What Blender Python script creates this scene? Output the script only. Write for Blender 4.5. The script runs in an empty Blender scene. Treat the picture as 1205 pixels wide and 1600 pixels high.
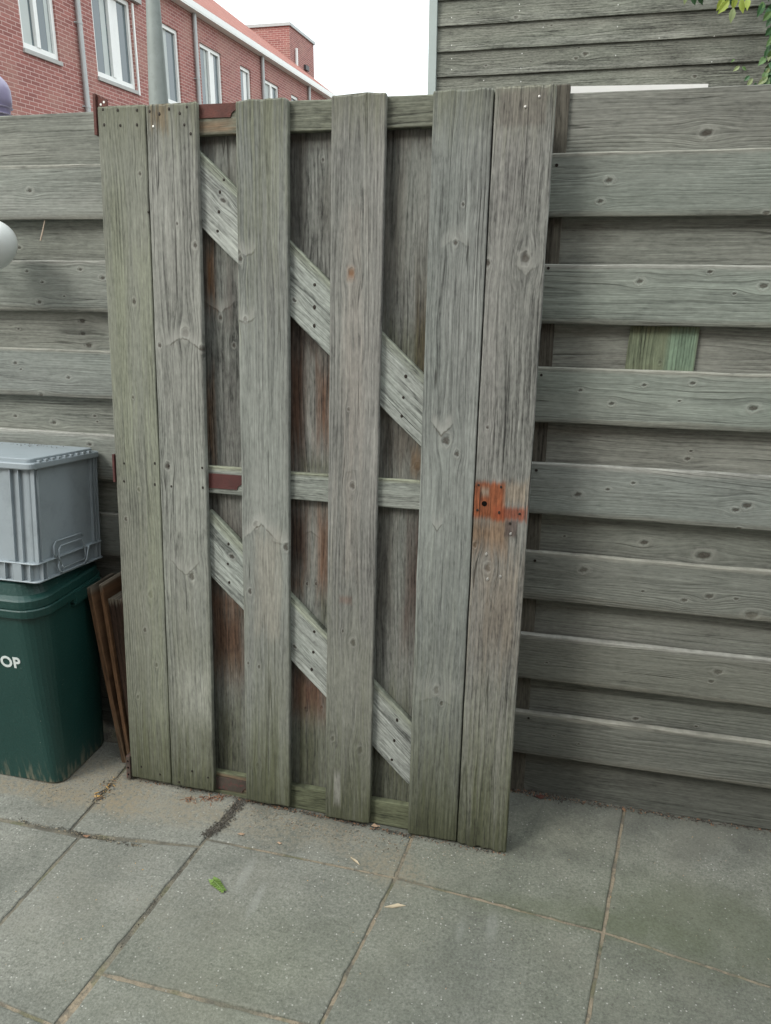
import bpy, math, random
from mathutils import Vector, Matrix, noise as mnoise
R = math.radians
random.seed(7)
S = bpy.context.scene
COL = S.collection

# ------------------------------------------------------------------ camera
W_, H_ = 1205.0, 1600.0
F_ = 1231.43
PITCH, ROLL, YAW, CH, CD = 0.3069, 0.0038, -0.23853, 1.4637, 1.9806
sy, cy_, sp, cp = math.sin(YAW), math.cos(YAW), math.sin(PITCH), math.cos(PITCH)
FW = Vector((sy*cp, cy_*cp, -sp)); R0 = Vector((cy_, -sy, 0)); U0 = R0.cross(FW)
RT = R0*math.cos(ROLL)+U0*math.sin(ROLL); UP = -R0*math.sin(ROLL)+U0*math.cos(ROLL)
CAM = Vector((0, -CD, CH))
cam_d = bpy.data.cameras.new('camera'); cam = bpy.data.objects.new('camera', cam_d); COL.objects.link(cam)
M = Matrix((RT, UP, -FW)).transposed().to_4x4(); M.translation = CAM
cam.matrix_world = M
cam_d.sensor_fit = 'VERTICAL'; cam_d.sensor_height = 36.0; cam_d.lens = 36.0*F_/H_
cam_d.clip_start = 0.05; cam_d.clip_end = 2000
S.camera = cam
S.render.resolution_x, S.render.resolution_y = 771, 1024

def ray(x, y): return FW + RT*((x-W_/2)/F_) + UP*((H_/2-y)/F_)
def on_y(x, y, Y=0.0):                      # a point of the place on the upright plane at depth Y
    d = ray(x, y); return CAM + d*((Y-CAM.y)/d.y)
GS = -0.018                                  # the patio falls a little to the right
def gz(x): return 0.004 + GS*(x+1.19)
def on_g(x, y):
    d = ray(x, y); n = Vector((-GS, 0, 1)); p0 = Vector((-1.19, 0, 0.004))
    return CAM + d*((p0-CAM).dot(n)/d.dot(n))

# ------------------------------------------------------------------ light
SUN_EL, SUN_AZ = 43, -140                    # azimuth from +y, clockwise: behind and left of the camera
w = bpy.data.worlds.new('World'); S.world = w; w.use_nodes = True
nt = w.node_tree; nt.nodes.clear()
o = nt.nodes.new('ShaderNodeOutputWorld'); bg = nt.nodes.new('ShaderNodeBackground')
sky = nt.nodes.new('ShaderNodeTexSky'); sky.sky_type = 'NISHITA'; sky.sun_disc = False
sky.sun_elevation = R(SUN_EL); sky.sun_rotation = R(SUN_AZ); sky.dust_density = 6; sky.air_density = 1.5
tc = nt.nodes.new('ShaderNodeTexCoord'); sx = nt.nodes.new('ShaderNodeSeparateXYZ')
mr = nt.nodes.new('ShaderNodeMapRange'); mr.inputs[1].default_value = -0.05; mr.inputs[2].default_value = 1.0
mr.inputs[3].default_value = 0.62; mr.inputs[4].default_value = 1.3
cl = nt.nodes.new('ShaderNodeMix'); cl.data_type = 'RGBA'; cl.blend_type = 'MULTIPLY'; cl.inputs[0].default_value = 1
cl.inputs[6].default_value = (13.5, 14.3, 14.7, 1)      # the even cloud layer
mx = nt.nodes.new('ShaderNodeMix'); mx.data_type = 'RGBA'; mx.inputs[0].default_value = 0.86
L = nt.links.new
L(tc.outputs['Generated'], sx.inputs[0]); L(sx.outputs[2], mr.inputs[0]); L(mr.outputs[0], cl.inputs[7])
L(sky.outputs[0], mx.inputs[6]); L(cl.outputs[2], mx.inputs[7]); L(mx.outputs[2], bg.inputs[0]); L(bg.outputs[0], o.inputs[0])
bg.inputs[1].default_value = 0.1
sd = bpy.data.lights.new('sun', 'SUN'); sd.energy = 1.3; sd.angle = R(20); sd.color = (1, 0.965, 0.92)
sun = bpy.data.objects.new('sun', sd); COL.objects.link(sun)
az, el = R(SUN_AZ), R(SUN_EL)
sdir = Vector((math.sin(az)*math.cos(el), math.cos(az)*math.cos(el), math.sin(el)))
sun.rotation_euler = sdir.to_track_quat('Z', 'Y').to_euler()
S.view_settings.view_transform = 'Standard'; S.view_settings.look = 'None'
S.view_settings.exposure = 0.68; S.view_settings.gamma = 1
S.cycles.max_bounces = 5; S.cycles.diffuse_bounces = 3
S.cycles.use_denoising = True; S.cycles.denoising_prefilter = 'NONE'; S.cycles.denoising_input_passes = 'RGB_ALBEDO_NORMAL'

# ------------------------------------------------------------------ node helpers
class G:
    def __init__(s, tree): s.t = tree; s.l = tree.links.new
    def n(s, typ, **kw):
        nd = s.t.nodes.new(typ)
        for k, v in kw.items(): setattr(nd, k, v)
        return nd
    def put(s, sock, v):
        if hasattr(v, 'is_output'): s.l(v, sock)
        elif isinstance(v, tuple) and len(v) == 3 and sock.type == 'RGBA': sock.default_value = (*v, 1)
        else: sock.default_value = v
    def m(s, op, a, b=0.0, c=None, clamp=False):
        nd = s.n('ShaderNodeMath', operation=op, use_clamp=clamp)
        s.put(nd.inputs[0], a); s.put(nd.inputs[1], b)
        if c is not None: s.put(nd.inputs[2], c)
        return nd.outputs[0]
    def xyz(s, x, y, z):
        nd = s.n('ShaderNodeCombineXYZ')
        for i, v in enumerate((x, y, z)): s.put(nd.inputs[i], v)
        return nd.outputs[0]
    def sep(s, v):
        nd = s.n('ShaderNodeSeparateXYZ'); s.l(v, nd.inputs[0]); return nd.outputs
    def noise(s, vec, scale=1.0, detail=2.0, rough=0.5, dist=0.0, col=False):
        nd = s.n('ShaderNodeTexNoise'); s.l(vec, nd.inputs['Vector'])
        nd.inputs['Scale'].default_value = scale; nd.inputs['Detail'].default_value = detail
        nd.inputs['Roughness'].default_value = rough; nd.inputs['Distortion'].default_value = dist
        return nd.outputs[1] if col else nd.outputs[0]
    def ramp(s, v, a, b, lo=0.0, hi=1.0):
        nd = s.n('ShaderNodeMapRange', interpolation_type='SMOOTHSTEP')
        for i, q in enumerate((v, a, b, lo, hi)): s.put(nd.inputs[i], q)
        return nd.outputs[0]
    def mix(s, f, a, b, mode='MIX'):
        nd = s.n('ShaderNodeMix', data_type='RGBA', blend_type=mode)
        s.put(nd.inputs[0], f); s.put(nd.inputs[6], a); s.put(nd.inputs[7], b); return nd.outputs[2]
    def scale(s, c, f):
        return s.mix(1.0, c, s.xyz(f, f, f), 'MULTIPLY')

def new_mat(name):
    mt = bpy.data.materials.new(name); mt.use_nodes = True
    g = G(mt.node_tree); b = mt.node_tree.nodes['Principled BSDF']
    return mt, g, b
def bump(g, b, h, dist, strength=1.0):
    nd = g.n('ShaderNodeBump'); nd.inputs['Strength'].default_value = strength
    nd.inputs['Distance'].default_value = dist; g.put(nd.inputs['Height'], h); g.l(nd.outputs[0], b.inputs['Normal'])

def make_group(name, ins, outs):
    t = bpy.data.node_groups.new(name, 'ShaderNodeTree')
    for n_, ty in ins: t.interface.new_socket(n_, in_out='INPUT', socket_type=ty)
    for n_, ty in outs: t.interface.new_socket(n_, in_out='OUTPUT', socket_type=ty)
    g = G(t); gi = g.n('NodeGroupInput'); go = g.n('NodeGroupOutput'); return t, g, gi.outputs, go.inputs
FL, CO, VE = 'NodeSocketFloat', 'NodeSocketColor', 'NodeSocketVector'

# a knot: bends the grain round itself, dark heart, pale ring
KT, g, gi, go = make_group('knot', [('U', FL), ('V', FL), ('Acc', FL), ('Core', FL), ('Ring', FL), ('KU', FL), ('KV', FL), ('Rad', FL)],
                           [('Acc', FL), ('Core', FL), ('Ring', FL)])
du = g.m('SUBTRACT', gi['U'], gi['KU']); dv = g.m('SUBTRACT', gi['V'], gi['KV'])
du = g.m('DIVIDE', du, gi['Rad']); dvn = g.m('DIVIDE', dv, gi['Rad'])
wob = g.m('SUBTRACT', g.noise(g.xyz(du, dvn, gi['KU']), 1.1, 1), 0.5)
dd = g.m('ADD', g.m('SQRT', g.m('ADD', g.m('MULTIPLY', g.m('MULTIPLY', du, du), 0.5), g.m('MULTIPLY', dvn, dvn))), g.m('MULTIPLY', wob, 1.1))
e1_ = g.m('ADD', g.m('MULTIPLY', g.m('MULTIPLY', du, du), 0.055), g.m('MULTIPLY', g.m('MULTIPLY', dvn, dvn), 0.2))
fall = g.m('EXPONENT', g.m('MULTIPLY', e1_, -1.0))
g.l(g.m('SUBTRACT', gi['Acc'], g.m('MULTIPLY', g.m('MULTIPLY', dv, fall), 0.85)), go['Acc'])
g.l(g.m('MAXIMUM', gi['Core'], g.m('MULTIPLY', g.ramp(dd, 0.35, 0.8, 1, 0), g.m('ADD', 0.45, g.m('MULTIPLY', g.noise(g.xyz(du, dvn, gi['KV']), 2.6, 2), 1.0)))), go['Core'])
rg = g.m('MULTIPLY', g.ramp(dd, 0.7, 1.0), g.ramp(dd, 1.0, 1.7, 1, 0))
g.l(g.m('MAXIMUM', gi['Ring'], rg), go['Ring'])

# a branch whorl: a pale chevron across the board with a dark lower lip
WH, g, gi, go = make_group('whorl', [('Color', CO), ('U', FL), ('V', FL), ('Nz', FL), ('KU', FL), ('KV', FL), ('Slope', FL), ('Len', FL), ('Amount', FL)], [('Color', CO)])
av = g.m('ABSOLUTE', g.m('SUBTRACT', gi['V'], gi['KV']))
wv = g.m('MULTIPLY', g.m('SUBTRACT', g.noise(g.xyz(g.m('MULTIPLY', gi['U'], 40.0), g.m('MULTIPLY', gi['V'], 60.0), gi['KU']), 1, 3), 0.5), 0.018)
dl = g.m('ADD', g.m('ADD', g.m('SUBTRACT', gi['U'], gi['KU']), g.m('MULTIPLY', av, gi['Slope'])), wv)
fl = g.m('MULTIPLY', g.ramp(av, g.m('MULTIPLY', gi['Len'], 0.6), gi['Len'], 1, 0), gi['Amount'])
pl_ = g.m('MULTIPLY', g.ramp(dl, 0.0, 0.004), g.ramp(dl, 0.004, 0.045, 1, 0))
dk = g.m('MULTIPLY', g.m('MULTIPLY', g.ramp(dl, -0.006, -0.0015), g.ramp(dl, -0.001, 0.0015, 1, 0)), g.ramp(gi['Nz'], 0.44, 0.52))
c = g.mix(g.m('MULTIPLY', pl_, g.m('MULTIPLY', fl, 0.55)), gi['Color'], (0.34, 0.345, 0.31))
c = g.mix(g.m('MULTIPLY', dk, g.m('MULTIPLY', fl, 0.7)), c, (0.07, 0.06, 0.045))
g.l(c, go['Color'])

# a patch of stain on a board, in board metres
PT, g, gi, go = make_group('stain', [('Color', CO), ('U', FL), ('V', FL), ('Nz', FL), ('U0', FL), ('U1', FL), ('V0', FL), ('V1', FL), ('Feather', FL), ('FU', FL), ('Rough', FL), ('Stain', CO), ('Amount', FL)], [('Color', CO)])
nn = g.m('MULTIPLY', g.m('SUBTRACT', gi['Nz'], 0.5), g.m('MULTIPLY', gi['Rough'], 3.2))
def lim(x, lo, hi, f):
    a = g.m('DIVIDE', g.m('SUBTRACT', x, lo), f); b = g.m('DIVIDE', g.m('SUBTRACT', hi, x), f)
    return g.m('MINIMUM', a, b)
mm = g.m('MINIMUM', lim(gi['U'], gi['U0'], gi['U1'], gi['FU']), lim(gi['V'], gi['V0'], gi['V1'], gi['Feather']))
mm = g.ramp(g.m('ADD', mm, nn), -0.7, 1.1)
g.l(g.mix(g.m('MULTIPLY', mm, gi['Amount']), gi['Color'], gi['Stain']), go['Color'])

# weathered softwood
WT, g, gi, go = make_group('weathered_wood', [('U', FL), ('V', FL), ('W', FL), ('Acc', FL), ('Core', FL), ('Ring', FL), ('Base', CO), ('Dark', CO), ('Contrast', FL), ('VC', FL), ('RingGap', FL), ('Crack', FL)],
                           [('Color', CO), ('Height', FL), ('Nz', FL), ('Tone', FL)])
U, V, Wc = gi['U'], gi['Acc'], gi['W']
wav = g.m('SUBTRACT', g.noise(g.xyz(g.m('MULTIPLY', U, 1.6), g.m('MULTIPLY', V, 5.0), Wc), 1, 3), 0.5)
V2 = g.m('ADD', V, g.m('MULTIPLY', wav, 0.034))
amp = g.ramp(g.noise(g.xyz(g.m('MULTIPLY', U, 2.3), g.m('MULTIPLY', V, 13.0), g.m('ADD', Wc, 41.0)), 1, 3), .36, .62, .25, 1.25)
dep = g.m('ADD', 0.008, g.m('MULTIPLY', g.noise(g.xyz(g.m('MULTIPLY', U, 1.1), 0.0, Wc), 1, 1), 0.055))
vv = g.m('SUBTRACT', V2, gi['VC'])
rho = g.m('SQRT', g.m('ADD', g.m('MULTIPLY', vv, vv), g.m('MULTIPLY', dep, dep)))
ph = g.m('DIVIDE', rho, gi['RingGap'])
rings = g.m('POWER', g.m('FRACT', ph), 2.2)
rings = g.m('MULTIPLY', rings, g.ramp(g.m('FRACT', ph), 0.9, 1.0, 1, 0))
ringmod = g.ramp(g.noise(g.xyz(g.m('MULTIPLY', U, 2.0), g.m('MULTIPLY', V2, 14.0), Wc), 1, 1), 0.3, 0.7)
rings = g.m('MULTIPLY', rings, ringmod)
f1 = g.noise(g.xyz(g.m('MULTIPLY', U, 9.0), g.m('MULTIPLY', V2, 420.0), Wc), 1, 3, 0.6)
f2 = g.noise(g.xyz(g.m('MULTIPLY', U, 2.2), g.m('MULTIPLY', V2, 75.0), Wc), 1, 3, 0.6)
f3 = g.noise(g.xyz(g.m('MULTIPLY', U, 2.6), g.m('MULTIPLY', V, 11.0), Wc), 1, 4, 0.6)
f4 = g.noise(g.xyz(g.m('MULTIPLY', U, 60.0), g.m('MULTIPLY', V, 170.0), Wc), 1, 2, 0.6)
f5 = g.noise(g.xyz(g.m('MULTIPLY', U, 3.4), g.m('MULTIPLY', V2, 190.0), g.m('ADD', Wc, 3.0)), 1, 2, 0.6)
f6 = g.noise(g.xyz(g.m('MULTIPLY', U, 22.0), g.m('MULTIPLY', V2, 260.0), g.m('ADD', Wc, 5.0)), 1, 1, 0.6)
bright = g.m('ADD', g.m('MULTIPLY', g.m('SUBTRACT', f1, 0.5), 1.0), g.m('MULTIPLY', g.m('SUBTRACT', f2, 0.5), 0.6))
bright = g.m('ADD', bright, g.m('MULTIPLY', g.m('SUBTRACT', f3, 0.5), 0.9))
bright = g.m('ADD', bright, g.m('MULTIPLY', g.m('SUBTRACT', f4, 0.5), 1.0))
bright = g.m('ADD', bright, g.m('MULTIPLY', g.m('MULTIPLY', g.m('SUBTRACT', f5, 0.5), 1.5), amp))
bright = g.m('SUBTRACT', bright, g.m('MULTIPLY', g.ramp(f6, .56, .72), 0.34))
bright = g.m('ADD', bright, g.m('MULTIPLY', g.ramp(f6, .44, .28), 0.34))
bright = g.m('SUBTRACT', bright, g.m('MULTIPLY', rings, 0.78))
f7 = g.noise(g.xyz(g.m('MULTIPLY', U, 1.7), g.m('MULTIPLY', V, 5.0), g.m('ADD', Wc, 77.0)), 1, 5, 0.65)
f8 = g.noise(g.xyz(g.m('MULTIPLY', U, 14.0), g.m('MULTIPLY', V, 40.0), g.m('ADD', Wc, 91.0)), 1, 5, 0.7)
bright = g.m('ADD', bright, g.m('MULTIPLY', g.m('SUBTRACT', f7, 0.5), 1.5))
bright = g.m('SUBTRACT', bright, g.m('MULTIPLY', g.ramp(f8, .56, .70), 0.30))
bright = g.m('ADD', 0.90, g.m('MULTIPLY', bright, gi['Contrast']))
bright = g.m('MAXIMUM', bright, 0.22)
# drying cracks
ca = g.noise(g.xyz(g.m('MULTIPLY', U, 0.7), g.m('MULTIPLY', V2, 40.0), g.m('ADD', Wc, 31.0)), 1, 1, 0.5)
cb = g.noise(g.xyz(g.m('MULTIPLY', U, 3.2), g.m('MULTIPLY', V2, 20.0), g.m('ADD', Wc, 57.0)), 1, 2, 0.5)
crk = g.m('MULTIPLY', g.ramp(g.m('ABSOLUTE', g.m('SUBTRACT', ca, 0.5)), 0.002, 0.009, 1, 0), g.ramp(cb, 0.56, 0.64))
crk = g.m('MULTIPLY', crk, gi['Crack'])
hue = g.ramp(g.noise(g.xyz(g.m('MULTIPLY', U, 1.3), g.m('MULTIPLY', V, 6.0), g.m('ADD', Wc, 9.0)), 1, 2), 0.35, 0.65)
c = g.mix(g.m('MULTIPLY', hue, 0.5), gi['Base'], g.mix(1.0, gi['Base'], (0.96, 1.02, 1.0), 'MULTIPLY'))
c = g.scale(c, bright)
c = g.mix(g.m('MULTIPLY', gi['Ring'], 0.42), c, g.mix(0.5, gi['Base'], (0.36, 0.36, 0.32)))
c = g.mix(g.m('MULTIPLY', gi['Core'], 0.8), c, gi['Dark'])
c = g.mix(g.m('MULTIPLY', crk, 0.85), c, (0.03, 0.03, 0.025))
g.l(c, go['Color'])
h = g.m('ADD', g.m('MULTIPLY', f1, 0.3), g.m('ADD', g.m('MULTIPLY', f5, 0.45), g.m('MULTIPLY', f2, 0.3)))
h = g.m('SUBTRACT', h, g.m('MULTIPLY', rings, 0.35)); h = g.m('SUBTRACT', h, crk); h = g.m('SUBTRACT', h, g.m('MULTIPLY', gi['Core'], 0.3))
h = g.m('ADD', h, g.m('MULTIPLY', gi['Ring'], 0.3))
g.l(bright, go['Tone']); g.l(h, go['Height']); g.l(g.m('ADD', g.m('MULTIPLY', f3, 0.35), g.m('ADD', g.m('MULTIPLY', f2, 0.4), g.m('MULTIPLY', f5, .25))), go['Nz'])

KW = 0.94
def wood(name, base, knots=(), stains=(), contrast=0.8, dark=(0.05, 0.042, 0.033), vc=0.0, gap=0.007, crack=1.0, bumpd=0.0022, whorls=()):
    mt, g, b = new_mat(name)
    at = g.n('ShaderNodeAttribute', attribute_name='bc'); u, v, ww = g.sep(at.outputs['Vector'])
    acc, core, ring = v, 0.0, 0.0
    for ku, kv, r in knots:
        k = g.n('ShaderNodeGroup'); k.node_tree = KT
        for nme, val in zip(('U', 'V', 'Acc', 'Core', 'Ring', 'KU', 'KV', 'Rad'), (u, v, acc, core, ring, ku, kv, r)): g.put(k.inputs[nme], val)
        acc, core, ring = k.outputs
    wd = g.n('ShaderNodeGroup'); wd.node_tree = WT
    for nme, val in (('U', u), ('V', v), ('W', ww), ('Acc', acc), ('Core', core), ('Ring', ring), ('Base', (base[0]*KW*.99, base[1]*KW, base[2]*KW*.99)), ('Dark', dark), ('Contrast', contrast), ('VC', vc), ('RingGap', gap), ('Crack', crack)):
        g.put(wd.inputs[nme], val)
    c, h, nz, tone = wd.outputs
    for wh in whorls:
        k = g.n('ShaderNodeGroup'); k.node_tree = WH
        for nme, val in zip(('Color', 'U', 'V', 'Nz', 'KU', 'KV', 'Slope', 'Len', 'Amount'), (c, u, v, nz)+tuple(wh)): g.put(k.inputs[nme], val)
        c = k.outputs[0]
    for (u0, u1, v0, v1, fe, ro, colr, am) in stains:
        k = g.n('ShaderNodeGroup'); k.node_tree = PT
        tex = g.scale(g.mix(1.0, colr + (1,), (1, 1, 1, 1), 'MULTIPLY'), g.m('ADD', -0.05, g.m('MULTIPLY', tone, 1.12)))
        for nme, val in (('Color', c), ('U', u), ('V', v), ('Nz', nz), ('U0', u0), ('U1', u1), ('V0', v0), ('V1', v1), ('Feather', fe[1] if isinstance(fe, tuple) else fe), ('FU', fe[0] if isinstance(fe, tuple) else fe*2.2), ('Rough', ro), ('Stain', tex), ('Amount', am)):
            g.put(k.inputs[nme], val)
        c = k.outputs[0]
    g.l(c, b.inputs['Base Color']); b.inputs['Roughness'].default_value = 0.85
    b.inputs['Specular IOR Level'].default_value = 0.25
    bump(g, b, h, bumpd, 0.85)
    return mt

# ------------------------------------------------------------------ mesh helpers
class MB:
    def __init__(s): s.v = []; s.f = []; s.bc = []; s.mi = []; s.mats = []
    def mat(s, m):
        if m not in s.mats: s.mats.append(m)
        return s.mats.index(m)
    def add(s, vs, fs, m, bc=None):
        o_ = len(s.v); i = s.mat(m)
        s.v += [tuple(q) for q in vs]; s.f += [tuple(k+o_ for k in f) for f in fs]; s.mi += [i]*len(fs)
        s.bc += (bc if bc else [(q[0], q[1], q[2]) for q in vs])
    def box(s, x0, x1, y0, y1, z0, z1, m, ch=0.0):
        if ch <= 0:
            vs = [(x, y, z) for x in (x0, x1) for y in (y0, y1) for z in (z0, z1)]
            s.add(vs, [(0, 1, 3, 2), (4, 6, 7, 5), (0, 4, 5, 1), (2, 3, 7, 6), (0, 2, 6, 4), (1, 5, 7, 3)], m)
        else:
            s.prism([(x0, y0), (x1, y0), (x1, y1), (x0, y1)], z0, z1, m, ch)
    def prism(s, poly, z0, z1, m, ch=0.0):
        n = len(poly)
        if ch > 0:
            cx = sum(p[0] for p in poly)/n; cyy = sum(p[1] for p in poly)/n
            def ins(p, d):
                l = math.hypot(p[0]-cx, p[1]-cyy) or 1; return (p[0]-(p[0]-cx)/l*d*1.4, p[1]-(p[1]-cyy)/l*d*1.4)
            rows = [([ins(p, ch) for p in poly], z0), (poly, z0+ch), (poly, z1-ch), ([ins(p, ch) for p in poly], z1)]
        else: rows = [(poly, z0), (poly, z1)]
        vs = [(p[0], p[1], z) for r, z in rows for p in r]
        fs = [tuple(range(n))[::-1], tuple(range((len(rows)-1)*n, len(rows)*n))]
        for k in range(len(rows)-1):
            for i in range(n):
                j = (i+1) % n; fs.append((k*n+i, k*n+j, (k+1)*n+j, (k+1)*n+i))
        s.add(vs, fs, m)
    def tube(s, pts, rad, m, n=10, cap=True):
        vs = []; fs = []
        rr = rad if isinstance(rad, (list, tuple)) else [rad]*len(pts)
        pts = [Vector(p) for p in pts]
        ref = Vector((0.13, 0.31, 0.94))
        for i, p in enumerate(pts):
            d = (pts[min(i+1, len(pts)-1)]-pts[max(i-1, 0)]).normalized()
            a = d.cross(ref)
            if a.length < 0.05: a = d.cross(Vector((1, 0, 0)))
            a.normalize(); b = d.cross(a)
            for k in range(n):
                t = 2*math.pi*k/n; vs.append(p+(a*math.cos(t)+b*math.sin(t))*rr[i])
        for i in range(len(pts)-1):
            for k in range(n):
                j = (k+1) % n; fs.append((i*n+k, i*n+j, (i+1)*n+j, (i+1)*n+k))
        if cap: fs += [tuple(range(n))[::-1], tuple(range((len(pts)-1)*n, len(pts)*n))]
        s.add(vs, fs, m)
    def lathe(s, prof, m, c=(0, 0, 0), n=24, axis='Z'):
        vs = []; fs = []
        for r, z in prof:
            for k in range(n):
                t = 2*math.pi*k/n; x, y = r*math.cos(t), r*math.sin(t)
                p = (x, y, z) if axis == 'Z' else (x, -z, y)
                vs.append((p[0]+c[0], p[1]+c[1], p[2]+c[2]))
        for i in range(len(prof)-1):
            for k in range(n):
                j = (k+1) % n; fs.append((i*n+k, i*n+j, (i+1)*n+j, (i+1)*n+k))
        fs += [tuple(range(n))[::-1], tuple(range((len(prof)-1)*n, len(prof)*n))]
        s.add(vs, fs, m)
    def plank(s, L_, W0, T, fr, m, seed=0, ch=0.003, rag0=0.0, rag1=0.0, wob=0.0012, bow=0.0, skew0=0.0, skew1=0.0, nv=9, step=0.035, uoff=0.0):
        """fr(u,v,w)->xyz ; u 0..L, v -W/2..W/2, w 0 (front) .. T (back)"""
        hw = W0/2; rnd = random.Random(seed*17+3); off = rnd.random()*50
        sec = []
        for i in range(nv+1):
            v = -hw+ch+(W0-2*ch)*i/nv; sec.append((v, 0.0))
        sec += [(hw-ch*0.3, ch*0.3), (hw, ch), (hw, T-ch), (hw-ch, T), (-hw+ch, T), (-hw, T-ch), (-hw, ch), (-hw+ch*0.3, ch*0.3)]
        n = len(sec); nu = max(2, int(L_/step))
        us = [i/nu*L_ for i in range(nu+1)]
        us = [0, ch] + us[1:-1] + [L_-ch, L_]; vs = []; bc = []
        for a, u in enumerate(us):
            end = a in (0, len(us)-1)
            for b, (v, w_) in enumerate(sec):
                e = mnoise.noise(Vector((u*9, off, 1.0 if v > 0 else 5.0)))*wob
                e2 = mnoise.noise(Vector((u*3.1, off+9, v*20)))*wob*0.7
                vv_ = v + e*(v/hw); ww_ = w_ + (e2 if w_ < T/2 else 0) + bow*math.sin(math.pi*u/L_)
                uu = u
                if end:
                    k = 1-ch/hw*0.35; vv_ *= k; ww_ = T/2+(ww_-T/2)*(1-ch/T)
                if rag0 and a < 2: uu += rag0*(mnoise.noise(Vector((v*260, off, 0)))*0.5+mnoise.noise(Vector((v*60, off, 2)))) + (rag0*0.2)
                if rag1 and a >= len(us)-2: uu -= rag1*(mnoise.noise(Vector((v*260, off, 7)))*0.5+mnoise.noise(Vector((v*60, off, 4)))) + rag1*0.2
                tpar = u/L_
                uu += skew0*v*(1-tpar) + skew1*v*tpar
                vs.append(fr(uu, vv_, ww_)); bc.append((uu+uoff, vv_, ww_+seed*3.37))
        fs = []
        for a in range(len(us)-1):
            for b in range(n):
                c2 = (b+1) % n; fs.append((a*n+b, a*n+c2, (a+1)*n+c2, (a+1)*n+b))
        fs += [tuple(range(n))[::-1], tuple(range((len(us)-1)*n, len(us)*n))]
        s.add(vs, fs, m, bc)
    def build(s, name, parent=None, smooth=False, loc=None):
        me = bpy.data.meshes.new(name); me.from_pydata(s.v, [], s.f)
        for m in s.mats: me.materials.append(m)
        me.polygons.foreach_set('material_index', s.mi)
        at = me.attributes.new('bc', 'FLOAT_VECTOR', 'POINT'); at.data.foreach_set('vector', [q for p in s.bc for q in p])
        if smooth: me.polygons.foreach_set('use_smooth', [True]*len(me.polygons))
        me.update(); import bmesh
        bm = bmesh.new(); bm.from_mesh(me); bmesh.ops.recalc_face_normals(bm, faces=bm.faces); bm.to_mesh(me); bm.free()
        ob = bpy.data.objects.new(name, me); COL.objects.link(ob)
        if loc is not None: ob.location = loc
        if parent: ob.parent = parent
        return ob
def tag(o, label=None, cat=None, group=None, kind=None):
    if label: o['label'] = label
    if cat: o['category'] = cat
    if group: o['group'] = group
    if kind: o['kind'] = kind
    return o
def empty(name, loc=(0, 0, 0), label=None, cat=None, group=None, rz=0):
    o = bpy.data.objects.new(name, None); COL.objects.link(o); o.location = loc; o.rotation_euler = (0, 0, rz)
    o.empty_display_size = 0.1; return tag(o, label, cat, group)
def ident(u, v, w): return (u, v, w)

# ------------------------------------------------------------------ plain materials
def plain(name, col, rough=0.6, metal=0.0, var=0.12, sc=8.0, spec=0.5, bmp=0.0, bsc=120.0, dirt=None, damt=0.3):
    mt, g, b = new_mat(name); tcn = g.n('ShaderNodeTexCoord').outputs['Object']
    n1 = g.noise(tcn, sc, 4, 0.6); f = g.m('ADD', 1-var/2, g.m('MULTIPLY', g.m('SUBTRACT', n1, 0.5), var*2.4))
    c = g.scale(col+(1,), f) if False else g.scale(g.mix(1.0, col+(1,), (1, 1, 1, 1), 'MULTIPLY'), f)
    if dirt:
        n2 = g.noise(tcn, sc*3.1, 5, 0.65); c = g.mix(g.m('MULTIPLY', g.ramp(n2, 0.5, 0.72), damt), c, dirt)
    g.l(c, b.inputs['Base Color']); g.put(b.inputs['Roughness'], g.m('ADD', rough-0.06, g.m('MULTIPLY', n1, 0.12)))
    b.inputs['Metallic'].default_value = metal; b.inputs['Specular IOR Level'].default_value = spec
    if bmp: bump(g, b, g.noise(tcn, bsc, 3), bmp)
    return mt
M_white = plain('white_paint', (0.78, 0.79, 0.76), 0.35, var=0.06, dirt=(0.4, 0.4, 0.36), damt=0.12)
M_zinc = plain('zinc_grey', (0.42, 0.44, 0.43), 0.45, metal=0.25, var=0.12, dirt=(0.2, 0.2, 0.19), damt=0.15)
M_pole = plain('galvanised_pole', (0.26, 0.29, 0.27), 0.6, metal=0.3, var=0.2, dirt=(0.12, 0.13, 0.12), damt=0.3)
M_rust = plain('rusty_metal', (0.13, 0.045, 0.033), 0.75, metal=0.2, var=0.5, sc=30, dirt=(0.05, 0.03, 0.025), damt=0.6, bmp=0.001, bsc=300)
M_red = plain('red_rust_paint', (0.095, 0.028, 0.024), 0.7, metal=0.1, var=0.4, sc=25, dirt=(0.06, 0.025, 0.02), damt=0.6, bmp=0.001, bsc=250)
M_nail = plain('dark_nail', (0.035, 0.028, 0.022), 0.6, metal=0.5, var=0.4, sc=200)
M_screw = plain('bright_screw', (0.62, 0.62, 0.58), 0.3, metal=0.7, var=0.2, sc=200)
M_hole = plain('deep_hole', (0.008, 0.007, 0.006), 1.0, var=0.1, spec=0.0)
M_sill = plain('concrete_sill', (0.42, 0.42, 0.4), 0.8, var=0.15, sc=10)
M_glass_, g, b = new_mat('window_glass')
b.inputs['Base Color'].default_value = (0.10, 0.13, 0.14, 1); b.inputs['Roughness'].default_value = 0.04; b.inputs['Specular IOR Level'].default_value = 0.9
M_glass = M_glass_
M_curtain = plain('net_curtain', (0.5, 0.54, 0.52), 0.85, var=0.1, sc=5)

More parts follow.
